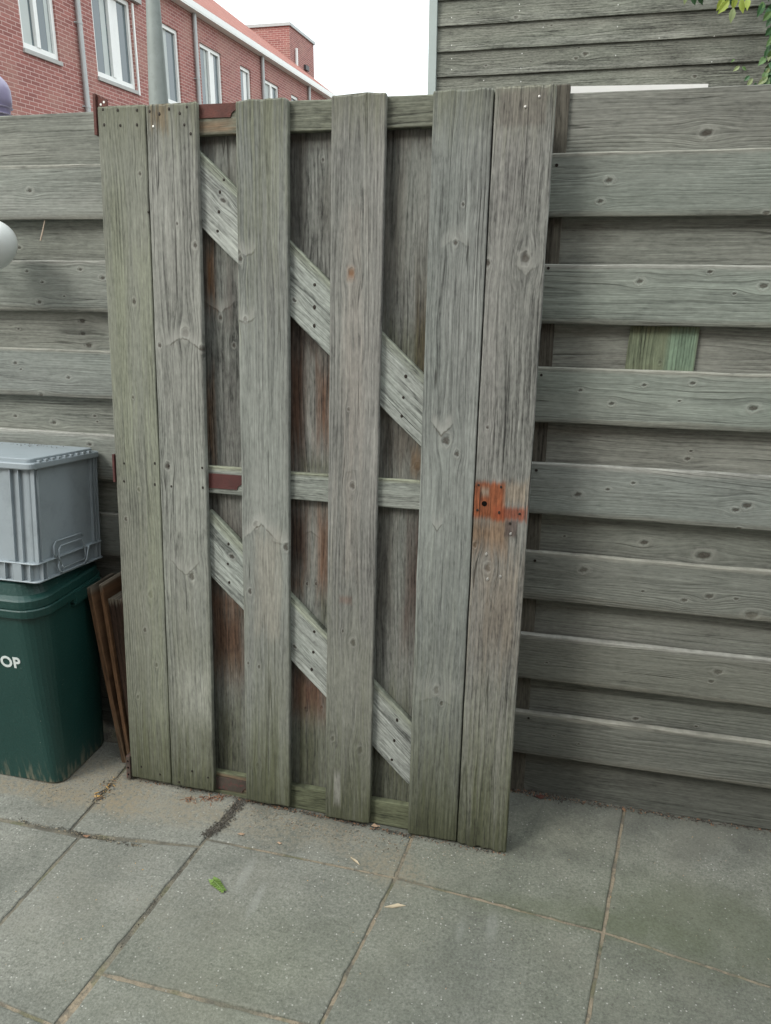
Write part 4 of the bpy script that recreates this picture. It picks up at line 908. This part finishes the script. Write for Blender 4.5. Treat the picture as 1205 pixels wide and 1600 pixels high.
# ================================================================== BRICK HOUSES
KS = 1.25
XH = -7*KS
def hy_(y): return -CD+KS*(y+CD)
def hz_(z): return CH+KS*(z-CH)
bmt, g, b = new_mat('red_brick'); at = g.n('ShaderNodeAttribute', attribute_name='bc'); u, v, ww = g.sep(at.outputs['Vector'])
bk = g.n('ShaderNodeTexBrick'); g.l(g.xyz(u, v, 0.0), bk.inputs['Vector'])
bk.inputs['Scale'].default_value = 1.0; bk.inputs['Brick Width'].default_value = .215; bk.inputs['Row Height'].default_value = .0625; bk.inputs['Mortar Size'].default_value = .006
bk.inputs['Mortar Smooth'].default_value = .15
bk.inputs['Color1'].default_value = (.24, .09, .078, 1); bk.inputs['Color2'].default_value = (.33, .13, .11, 1); bk.inputs['Mortar'].default_value = (.56, .39, .35, 1)
n1 = g.noise(g.xyz(u, v, 0.0), 1.2, 4); n2 = g.noise(g.xyz(u, v, 0.0), 60, 3, .7)
c = g.mix(g.m('MULTIPLY', g.ramp(n1, .45, .65), .3), bk.outputs[0], (.4, .25, .2, 1)); c = g.scale(c, g.m('ADD', .8, g.m('MULTIPLY', n2, .4)))
g.l(c, b.inputs['Base Color']); b.inputs['Roughness'].default_value = .85; bump(g, b, g.m('MULTIPLY', bk.outputs[1], -1.0), .006)
rft, g, b = new_mat('roof_tile'); at = g.n('ShaderNodeAttribute', attribute_name='bc'); u, v, ww = g.sep(at.outputs['Vector'])
wv_ = g.n('ShaderNodeTexBrick'); g.l(g.xyz(u, v, 0.0), wv_.inputs['Vector']); wv_.offset = 0
for k_, q in (('Scale', 1.0), ('Brick Width', .24), ('Row Height', .3), ('Mortar Size', .018), ('Mortar Smooth', .6)): wv_.inputs[k_].default_value = q
wv_.inputs['Color1'].default_value = (.29, .10, .07, 1); wv_.inputs['Color2'].default_value = (.36, .14, .10, 1); wv_.inputs['Mortar'].default_value = (.20, .06, .045, 1)
g.l(wv_.outputs[0], b.inputs['Base Color']); b.inputs['Roughness'].default_value = .8; bump(g, b, g.m('MULTIPLY', wv_.outputs[1], -1.0), .02)

hs = empty('terraced_house', (XH, hy_(12), -.16), 'red brick terraced house row with white windows and tiled roof', 'house')
HX, HY, HZ = XH, hy_(12), -.16
Ya, Yb = hy_(2.0), hy_(20.25); Ze = 6.594
wins = [(7.70, 8.44, 3.985, 5.19, 2), (9.31, 10.36, 3.985, 5.19, 2), (11.22, 11.86, 3.985, 5.165, 1), (12.66, 13.55, 3.985, 5.19, 2), (14.43, 14.96, 3.985, 5.195, 1), (15.72, 16.55, 3.985, 5.195, 2), (17.35, 17.85, 3.985, 5.195, 1), (18.75, 19.4, 3.985, 5.195, 2)]
wins = [(hy_(a_), hy_(b_), hz_(c_), hz_(d_), n_) for a_, b_, c_, d_, n_ in wins]
mb = MB()
def wq(y0, y1, z0, z1):  # facade panel facing +x
    vs = [(0, y0-HY, z0-HZ), (0, y1-HY, z0-HZ), (0, y1-HY, z1-HZ), (0, y0-HY, z1-HZ)]
    mb.add(vs, [(0, 1, 2, 3)], bmt, [(y0, z0, 0), (y1, z0, 0), (y1, z1, 0), (y0, z1, 0)])
zw0, zw1 = hz_(3.985), hz_(5.19)
prev = Ya
for (a_, b_, c_, d_, n_) in wins:
    wq(prev, a_, -.16, Ze); wq(a_, b_, -.16, c_); wq(a_, b_, d_, Ze); prev = b_
    rv = .11
    for (yy, s_) in ((a_, 1), (b_, -1)):
        mb.add([(0, yy-HY, c_-HZ), (-rv, yy-HY, c_-HZ), (-rv, yy-HY, d_-HZ), (0, yy-HY, d_-HZ)], [(0, 1, 2, 3)], bmt, [(yy, c_, 0), (yy-rv, c_, 0), (yy-rv, d_, 0), (yy, d_, 0)])
    mb.add([(0, a_-HY, d_-HZ), (-rv, a_-HY, d_-HZ), (-rv, b_-HY, d_-HZ), (0, b_-HY, d_-HZ)], [(0, 1, 2, 3)], bmt, [(a_, d_, 0), (a_, d_-rv, 0), (b_, d_-rv, 0), (b_, d_, 0)])
wq(prev, Yb, -.16, Ze)
DP = 8.4   # depth of the row
mb.add([(0, Yb-HY, 0), (-DP, Yb-HY, 0), (-DP, Yb-HY, Ze-HZ), (0, Yb-HY, Ze-HZ)], [(0, 1, 2, 3)], bmt, [(0, -.16, 0), (DP, -.16, 0), (DP, Ze, 0), (0, Ze, 0)])
mb.add([(0, Ya-HY, 0), (-DP, Ya-HY, 0), (-DP, Ya-HY, Ze-HZ), (0, Ya-HY, Ze-HZ)], [(0, 1, 2, 3)], bmt, [(0, -.16, 0), (DP, -.16, 0), (DP, Ze, 0), (0, Ze, 0)])
mb.add([(-DP, Ya-HY, 0), (-DP, Yb-HY, 0), (-DP, Yb-HY, Ze-HZ), (-DP, Ya-HY, Ze-HZ)], [(0, 1, 2, 3)], bmt, [(Ya, -.16, 0), (Yb, -.16, 0), (Yb, Ze, 0), (Ya, Ze, 0)])
mb.build('wall', hs)
for wi, (a_, b_, c_, d_, n_) in enumerate(wins):
    mb = MB(); x0f, x1f = -.105, -.035; fw = .075
    mb.box(x0f, x1f, a_-HY+.002, a_-HY+fw, c_-HZ+.002, d_-HZ-.002, M_white); mb.box(x0f, x1f, b_-HY-fw, b_-HY-.002, c_-HZ+.002, d_-HZ-.002, M_white)
    mb.box(x0f, x1f, a_-HY+fw+.0005, b_-HY-fw-.0005, c_-HZ+.002, c_-HZ+fw+.02, M_white); mb.box(x0f, x1f, a_-HY+fw+.0005, b_-HY-fw-.0005, d_-HZ-fw, d_-HZ-.002, M_white)
    if n_ == 2:
        mid = a_+(b_-a_)*.47-HY; mb.box(x0f-.0, x1f+.012, mid-.045, mid+.045, c_-HZ+fw+.021, d_-HZ-fw-.0005, M_white)
    fm = mb.build('window', hs)
    mb = MB(); mb.box(-.085, -.080, a_-HY+.03, b_-HY-.03, c_-HZ+.05, d_-HZ-.03, M_glass); gl = mb.build('pane', fm)
    mb = MB(); mb.box(-.03, .035, a_-HY-.02, b_-HY+.02, c_-HZ-.065, c_-HZ-.004, M_sill); mb.build('sill', fm)
    for (q0, q1, mm_) in {0: [(.06, .36, 1), (.80, .9, 1)], 1: [(.28, .40, 1), (.54, .72, 0)], 2: [(.2, .5, 1)], 3: [(.3, .4, 1), (.55, .75, 0)], 4: [(.5, .8, 0)], 5: [(.2, .4, 1), (.55, .7, 0)]}.get(wi, []):
        mb = MB(); mb.box(-.0795, -.0768, a_-HY+q0*(b_-a_), a_-HY+q1*(b_-a_), c_-HZ+.10, d_-HZ-.08, M_curtain if mm_ else M_white); mb.build('curtain', fm)
    if False:
        mb = MB(); y0 = a_-HY+(.52 if n_ == 2 else .2)*(b_-a_); mb.box(-.079, -.0765, y0, y0+(b_-a_)*.2, c_-HZ+.06, d_-HZ-.05, M_white if wi else M_curtain); mb.build('blind', fm)
# white cable duct beside the second window
mb = MB(); mb.box(.001, .03, hy_(10.385)-HY, hy_(10.42)-HY, hz_(3.93)-HZ, hz_(5.18)-HZ, M_white); mb.box(.001, .08, hy_(9.2)-HY, hy_(10.6)-HY, hz_(5.215)-HZ, hz_(5.33)-HZ, M_sill); mb.build('sun_screen', hs)
# gutter
mb = MB(); Zg = 6.595; Zt = 6.745
mb.box(.0005, .195, Ya-HY-.1, Yb-HY+.15, Zg-HZ, Zg-HZ+.03, M_white); mb.box(.16, .199, Ya-HY-.1, Yb-HY+.15, Zg-HZ+.0305, Zt-HZ, M_white); mb.box(.0005, .1595, Ya-HY-.1, Yb-HY+.15, Zg-HZ+.0305, Zt-HZ-.04, M_white)
gut = mb.build('gutter', hs)
for yy in (8.90, 12.42, 15.52, 18.52):
    mb = MB(); y_ = hy_(yy)-HY; mb.tube([(.06, y_, .02), (.06, y_, Zg-HZ-.0)], .045, M_zinc, 14)
    for z_ in (hz_(3.52), hz_(4.55), 2.0): mb.tube([(.06, y_, z_-HZ-.02), (.06, y_, z_-HZ+.02)], .052, M_zinc, 14); mb.tube([(0, y_-.08, z_-HZ), (.06, y_-.02, z_-HZ)], .01, M_zinc, 6)
    mb.build('downpipe', hs, smooth=False)
# roof
def onx(x, y, X): d = ray(x, y); return CAM+d*((X-CAM.x)/d.x)
ex = .200; rxp = onx(390, 34, XH-4.2); ridge_z = rxp.z; RX = -4.2
hipY = Yb-3.6
mb = MB(); E0 = (ex, Ya-HY-.1, Zt-HZ); E1_ = (ex, Yb-HY+.15, Zt-HZ); Rg0 = (RX, Ya-HY-.1, ridge_z-HZ); Rg1 = (RX, hipY-HY, ridge_z-HZ)
Ls = math.hypot(RX-ex, ridge_z-Zt)
mb.add([E0, E1_, Rg1, Rg0], [(0, 1, 2, 3)], rft, [(Ya, 0, 0), (Yb+.15, 0, 0), (hipY, Ls, 0), (Ya, Ls, 0)])
Bk0, Bk1 = (2*RX-ex, Ya-HY-.1, Zt-HZ), (2*RX-ex, Yb-HY+.15, Zt-HZ)
mb.add([Bk0, Bk1, Rg1, Rg0], [(3, 2, 1, 0)], rft, [(Ya, 0, 0), (Yb, 0, 0), (hipY, Ls, 0), (Ya, Ls, 0)])
mb.add([E1_, Bk1, Rg1], [(0, 1, 2)], rft, [(0, 0, 0), (8.8, 0, 0), (4.4, Ls, 0)])
mb.add([E0, Bk0, Rg0], [(0, 2, 1)], rft, [(0, 0, 0), (8.8, 0, 0), (4.4, Ls, 0)])
rf = mb.build('roof', hs)
# rooflights near the ridge
mrl = plain('rooflight_frame', (.06, .055, .055), .5); 
sl = Vector((RX-ex, 0, ridge_z-Zt)).normalized(); nr = Vector((-sl.z, 0, sl.x)); nr = nr if nr.z > 0 else -nr
for (fy, t) in ((hy_(13.2), .86), (hy_(14.6), .86), (hy_(16.2), .86)):
    o_ = Vector(E0)+sl*Ls*t; mb = MB(); y_ = fy-HY; hl = .22; vs = []
    for q in (.0, .07):
        for (a_, b_) in ((-hl, 0), (hl, 0), (hl, 1.2), (-hl, 1.2)): p = o_+sl*a_+nr*(q+.01); vs.append((p.x, y_+b_, p.z))
    mb.add(vs, [(0, 1, 2, 3), (4, 5, 6, 7), (0, 1, 5, 4), (1, 2, 6, 5), (2, 3, 7, 6), (3, 0, 4, 7)], mrl); mb.build('rooflight', rf)
# brick stair tower standing on the roof
PB = onx(452, 40, XH-1.3); PC = onx(490, 70, XH-1.3)
tX0 = XH-1.3-HX; tz = PB.z; y0, y1 = PB.y, PC.y
tw_ = 2.9
mbt = MB(); bmt2 = bmt
def face(vs, bc): mbt.add(vs, [(0, 1, 2, 3)], bmt2, bc)
zb_ = Ze-HZ+.3; zt_ = tz-HZ
face([(tX0, y0-HY, zb_), (tX0, y1-HY, zb_), (tX0, y1-HY, zt_), (tX0, y0-HY, zt_)], [(y0, 0, 0), (y1, 0, 0), (y1, zt_-zb_, 0), (y0, zt_-zb_, 0)])
face([(tX0, y0-HY, zb_), (tX0-tw_, y0-HY, zb_), (tX0-tw_, y0-HY, zt_), (tX0, y0-HY, zt_)], [(0, 0, 0), (tw_, 0, 0), (tw_, zt_-zb_, 0), (0, zt_-zb_, 0)])
face([(tX0, y1-HY, zb_), (tX0-tw_, y1-HY, zb_), (tX0-tw_, y1-HY, zt_), (tX0, y1-HY, zt_)], [(0, 0, 0), (tw_, 0, 0), (tw_, zt_-zb_, 0), (0, zt_-zb_, 0)])
mbt.build('stair_tower', hs)
tw2 = MB(); tw2.box(tX0-tw_-.05, tX0+.05, y0-HY-.05, y1-HY+.05, zt_+.001, zt_+.09, M_zinc); tw2.build('parapet', hs)
mb = MB(); yy = y0+(y1-y0)*.20-HY; mb.tube([(tX0+.05, yy, zt_-.55), (tX0+.05, yy, zb_+.3)], .05, M_white, 10); mb.build('downpipe', hs)
mb = MB(); yy = y0+(y1-y0)*.55-HY; mb.box(tX0+.001, tX0+.08, yy, yy+.35, zt_-1.0, zt_-.85, mrl); mb.build('vent', hs)

# ================================================================== CLIMBER ON THE SHED
def leafmat(nm, col, tr=.3):
    mt, g, b = new_mat(nm); tcn = g.n('ShaderNodeTexCoord').outputs['Object']
    g.l(g.mix(g.noise(tcn, 30, 2), tuple(q*.75 for q in col)+(1,), tuple(q*1.25 for q in col)+(1,)), b.inputs['Base Color']); b.inputs['Roughness'].default_value = .45
    b.inputs['Transmission Weight'].default_value = 0.0
    b.inputs['Subsurface Weight'].default_value = 0.15; b.inputs['Subsurface Radius'].default_value = (.01, .02, .005)
    return mt
lm = [leafmat('leaf_dark', (.035, .10, .035)), leafmat('leaf_mid', (.09, .17, .05)), leafmat('leaf_yellow', (.26, .33, .05)), leafmat('leaf_pale', (.20, .25, .11))]
def leaf(mb, P, L_, w_, rot, tilt, m, rnd):
    # pointed lobed leaf: midrib folded, toothed edge
    prof = [(0, .0), (.12, .30), (.25, .38), (.34, .52), (.42, .44), (.58, .42), (.66, .34), (.82, .16), (1, 0)]
    q = Matrix.Rotation(rot, 3, 'Y') @ Matrix.Rotation(tilt, 3, 'X')
    vs = []; n = len(prof)
    for t, h_ in prof: vs.append(q @ Vector((0, .10*L_*t*t, -L_*t)))
    for s_ in (-1, 1):
        for t, h_ in prof: vs.append(q @ Vector((s_*h_*w_, -.12*w_*h_*2+.10*L_*t*t, -L_*t-.05*L_*h_)))
    fs = []
    for i in range(n-1):
        fs += [(i, i+1, n+i+1, n+i), (i+1, i, 2*n+i, 2*n+i+1)]
    mb.add([tuple(v+P) for v in vs], fs, m)
cl_ = empty('climbing_plant', (on_y(1200, 60, YS-.12).x, YS-.1, -.16), 'green climbing plant with pointed leaves hanging over the shed corner', 'plant')
rnd = random.Random(11); mb = MB(); bo = cl_.location
mstem = plain('vine_stem', (.12, .10, .06), .8)
def strand(pts, dens, mats, size):
    pp = [on_y(x, y, YS-.10-rnd.random()*.06)-bo for x, y in pts]; ms_ = MB(); ms_.tube(pp, .004, mstem, 5); ms_.build('stem', cl_)
    for i in range(len(pp)-1):
        for k in range(dens*2):
            t = rnd.random(); P = pp[i].lerp(pp[i+1], t)+Vector((rnd.gauss(0, .02), rnd.uniform(-.05, .02), rnd.gauss(0, .02)))
            leaf(mb, P, size*rnd.uniform(.5, 1.0), size*rnd.uniform(.3, .55), rnd.uniform(-.9, .9), rnd.uniform(-.5, .6), rnd.choice(mats), rnd)
strand([(1215, -60), (1212, 0), (1209, 60), (1206, 105), (1200, 120)], 8, [lm[0], lm[0], lm[1]], .075)
strand([(1230, -60), (1228, 20), (1224, 100), (1226, 190)], 9, [lm[0], lm[1]], .09)
strand([(1205, -60), (1170, -50), (1140, -30), (1143, -8)], 6, [lm[2], lm[1], lm[0], lm[0]], .085)
strand([(1100, -60), (1090, -25), (1085, -12)], 5, [lm[0]], .08)
strand([(1060, -50), (1050, -22)], 4, [lm[0]], .08)
for (x, y, s_, mi, r_) in [(1132, -4, .085, 2, .5), (1140, 0, .10, 2, .7), (1146, 12, .09, 3, .05), (1158, -2, .09, 2, -.3), (1168, -4, .08, 2, -.1), (1150, -6, .08, 2, .1), (1072, -6, .05, 3, .1),
                         (1156, 103, .05, 3, .9), (1160, 104, .04, 1, -.9), (1148, 92, .03, 1, .8), (1176, 122, .06, 3, .5), (1172, 118, .05, 0, .8), (1200, 120, .075, 3, .9), (1203, 105, .05, 3, .4), (1200, 75, .06, 0, .2), (1203, 84, .05, 3, .1), (1195, 4, .09, 0, .4), (1200, 12, .09, 0, -.2), (1192, 22-20, .07, 1, .1)]:
    P = on_y(x, y, YS-.16)-bo; leaf(mb, P, s_*.82, s_*.42, r_, rnd.uniform(-.2, .3), lm[mi], rnd)
mb.build('leaves', cl_)

# ================================================================== LITTER
# fresh green compound leaf
P = on_g(341, 1385); mb = MB(); mlg = leafmat('fresh_leaf', (.15, .235, .06)); mlg2 = leafmat('fresh_leaf_pale', (.27, .40, .10))
d = (on_g(350, 1395)-on_g(333, 1377)); L_ = d.length; d.normalize(); sd_ = Vector((-d.y, d.x, 0))
for k in range(7):
    t = (k/6-.5)*L_*.9; base = d*t; ln = .0145*(1-.35*abs(k-2)/3)*random.uniform(.8, 1.1)
    for s_ in (-1, 1):
        vs = [base+Vector((0, 0, .004)), base+sd_*s_*ln*.5+d*.011+Vector((0, 0, .008)), base+sd_*s_*ln+d*.004+Vector((0, 0, .004)), base+sd_*s_*ln*.6-d*.011+Vector((0, 0, .003))]
        mb.add(vs, [(0, 1, 2, 3)], mlg)
mb.tube([d*(-L_*.55)+Vector((0, 0, .003)), Vector((0, 0, .005)), d*(L_*.5)+Vector((0, 0, .003))], .0009, mlg, 5)
tag(mb.build('green_leaf', None, loc=(P.x, P.y, gz(P.x)+.0004)), 'small bright green compound leaf fallen on the paving', 'leaf')
# pale wood sliver
mwood = plain('pale_splinter', (.50, .42, .29), .8, var=.25, sc=60)
def sliver(x0, y0, x1, y1, wd_, label, m, nm='wood_splinter', cat='splinter'):
    a_, b_ = on_g(x0, y0), on_g(x1, y1); c_ = (a_+b_)/2; d = (b_-a_); L_ = d.length; d.normalize(); s_ = Vector((-d.y, d.x, 0)); mb = MB(); z = Vector((0, 0, 1))
    top = [d*(-L_/2)+z*.002, d*(-L_*.1)-s_*wd_+z*.004, d*(L_/2)+z*.002, d*(L_*.15)+s_*wd_+z*.004]
    vs = top+[p-z*.0022 for p in top]
    mb.add(vs, [(0, 1, 2, 3), (7, 6, 5, 4), (0, 4, 5, 1), (1, 5, 6, 2), (2, 6, 7, 3), (3, 7, 4, 0)], m)
    return tag(mb.build(nm, None, loc=(c_.x, c_.y, gz(c_.x)+.0006)), label, cat)
sliver(600, 1418, 634, 1416, .006, 'pale pointed wood splinter lying right of the wide sandy joint', mwood)
mdl = plain('dry_leaf_brown', (.27, .15, .085), .85, var=.4, sc=50); mdp = plain('dry_leaf_pale', (.42, .29, .19), .85, var=.3, sc=50); mor = plain('orange_crumb', (.55, .33, .10), .8, var=.3)
def dryleaf(x, y, s_, m, label):
    P = on_g(x, y); rnd = random.Random(int(x*7+y)); n = 9; vs = [(0, 0, .004)]
    for k in range(n):
        t = 2*math.pi*k/n; r_ = s_*(.7+.5*rnd.random())*(1 if k % 2 else .75); vs.append((r_*math.cos(t), r_*.6*math.sin(t), rnd.uniform(.001, .35*s_+.001)))
    mb = MB(); mb.add(vs, [(0, 1+k, 1+(k+1) % n) for k in range(n)], m)
    tag(mb.build('dry_leaf', None, loc=(P.x, P.y, gz(P.x)+.0006)), label, 'leaf')
dryleaf(377, 1305, .010, mdp, 'small pale brown dry leaf right of the dark dirt heap')
dryleaf(588, 1292, .014, mdp, 'curled tan dry leaf at the foot of the wide gate board')
dryleaf(437, 1318, .008, mdp, 'tiny orange dry leaf below the middle gate boards')
dryleaf(136, 1308, .011, mdl, 'rusty brown leaf scrap on the crossing of two joints')
dryleaf(152, 1245, .010, mor, 'bright orange scrap in the litter between bin and gate')
dryleaf(843, 1246, .020, plain('red_brown_leaf', (.10, .03, .02), .8, var=.4), 'dark red-brown leaf at the foot of the right fence')
sliver(548, 1340, 562, 1352, .003, 'thin whitish twig curl below the gate middle', mwood, 'twig', 'twig')
# bark strips in front of second gate board
mbk = plain('bark_strip', (.20, .11, .07), .9, var=.5, sc=40)
def heap(nm, label, cat, pts, n, sp, size, mats, seed, elong=1.0, zs=1.0, kind='stuff'):
    rnd = random.Random(seed); mb = MB(); P0 = on_g(*pts[0])
    for k in range(n):
        i = rnd.randrange(len(pts)-1) if len(pts) > 1 else 0; a_ = on_g(*pts[i]); b_ = on_g(*pts[min(i+1, len(pts)-1)])
        t = rnd.random(); P = a_.lerp(b_, t); x = P.x+rnd.gauss(0, sp[0])-P0.x; y = P.y+rnd.gauss(0, sp[1])-P0.y; s = size*rnd.uniform(.4, 1.3)
        rz = rnd.uniform(0, math.pi); cx, sxx = math.cos(rz), math.sin(rz); l = s*elong*rnd.uniform(.5, 1.2)
        zz = gz(x+P0.x)-gz(P0.x)+rnd.random()*size*zs*max(0, 1-abs(t-.5))
        vs = []
        for (u_, v_, w_) in ((-l, -s*.4, 0), (l, -s*.3, .1*s), (l*.8, s*.5, 0), (-l*.9, s*.4, .1*s), (-l*.5, -s*.2, s*.7), (l*.5, -s*.1, s*.6), (l*.4, s*.2, s*.7), (-l*.5, s*.2, s*.8)):
            vs.append((x+u_*cx-v_*sxx, y+u_*sxx+v_*cx, zz+w_))
        mb.add(vs, [(0, 3, 2, 1), (4, 5, 6, 7), (0, 1, 5, 4), (1, 2, 6, 5), (2, 3, 7, 6), (3, 0, 4, 7)], rnd.choice(mats))
    return tag(mb.build(nm, None, loc=(P0.x, P0.y, gz(P0.x)+.0005)), label, cat, kind=kind)
msoil = plain('dark_soil', (.075, .068, .056), .95, var=.5, sc=120); msoil2 = plain('soil_crumb', (.10, .09, .07), .95, var=.5, sc=90); msoil3 = plain('grey_crumb', (.15, .14, .12), .95, var=.4, sc=90); msand = plain('sand_grain', (.33, .28, .19), .95, var=.4, sc=100)
heap('dirt_heap', 'dark soil heap filling the joint before the gate', 'dirt', [(322, 1306), (335, 1297), (350, 1286), (366, 1266), (380, 1250)], 900, (.009, .006), .0024, [msoil, msoil2, msoil3, msoil2], 21, zs=2.0)
heap('bark_litter', 'reddish bark strips lying before the second gate board', 'litter', [(292, 1252), (315, 1249), (342, 1246), (334, 1254)], 55, (.011, .006), .0026, [mbk, mdl, mbk, mdp], 22, elong=4.5, zs=2)
heap('plant_litter', 'brown plant litter and sand in the joint beside the bin', 'litter', [(150, 1252), (163, 1240), (175, 1222)], 110, (.012, .008), .0024, [mdl, msoil2, msoil2, mor, msand, msoil], 23, elong=2.5, zs=1.5)
heap('joint_dirt', 'dark crumbs along the joint in front of the green bin', 'dirt', [(28, 1281), (50, 1288), (95, 1297), (120, 1302), (128, 1305), (155, 1310), (185, 1317), (222, 1322)], 300, (.006, .004), .0022, [msoil2, msoil2, msand, msoil], 24, zs=1.5)
heap('joint_grit', 'fine grit in the diagonal joint left of centre', 'grit', [(310, 1325), (295, 1345), (255, 1395), (215, 1445), (185, 1485)], 130, (.002, .002), .0018, [msoil, msoil2], 25, zs=.5)
heap('fence_litter', 'leaf crumbs and soil along the foot of the right fence', 'litter', [(806, 1234), (835, 1240), (880, 1249), (960, 1261), (1080, 1280), (1205, 1297)], 800, (.012, .008), .0028, [msoil, msoil, msoil2, msoil, msoil3, mdl], 26, elong=1.6, zs=1.5)
heap('sand_grit', 'sandy grit along the foot of the leaning gate', 'grit', [(230, 1238), (330, 1250), (420, 1275), (500, 1297), (600, 1316), (700, 1335), (790, 1346)], 900, (.05, .02), .0018, [msand, msoil2, msand, mdp], 27, zs=.3)
heap('foot_dirt', 'dark dirt packed under the bottom edge of the leaning gate', 'dirt', [(212, 1220), (335, 1239), (385, 1251), (455, 1266), (510, 1278), (580, 1293), (640, 1307), (718, 1323), (795, 1336)], 900, (.004, .004), .0026, [msoil, msoil, msoil2, mdl], 31, zs=.8)
heap('sand_drift', 'pale sand drift between the bin and the gate corner', 'sand', [(30, 1228), (110, 1245), (165, 1228), (190, 1215)], 900, (.04, .02), .0017, [msand, msand, msoil2], 28, zs=.5)
heap('loose_grit', 'scattered specks of grit across the paving', 'grit', [(60, 1400), (300, 1420), (520, 1480), (800, 1400), (1100, 1420), (1180, 1350)], 240, (.25, .16), .0018, [msand, mor, msoil, mdp, M_sill], 29, zs=.2)
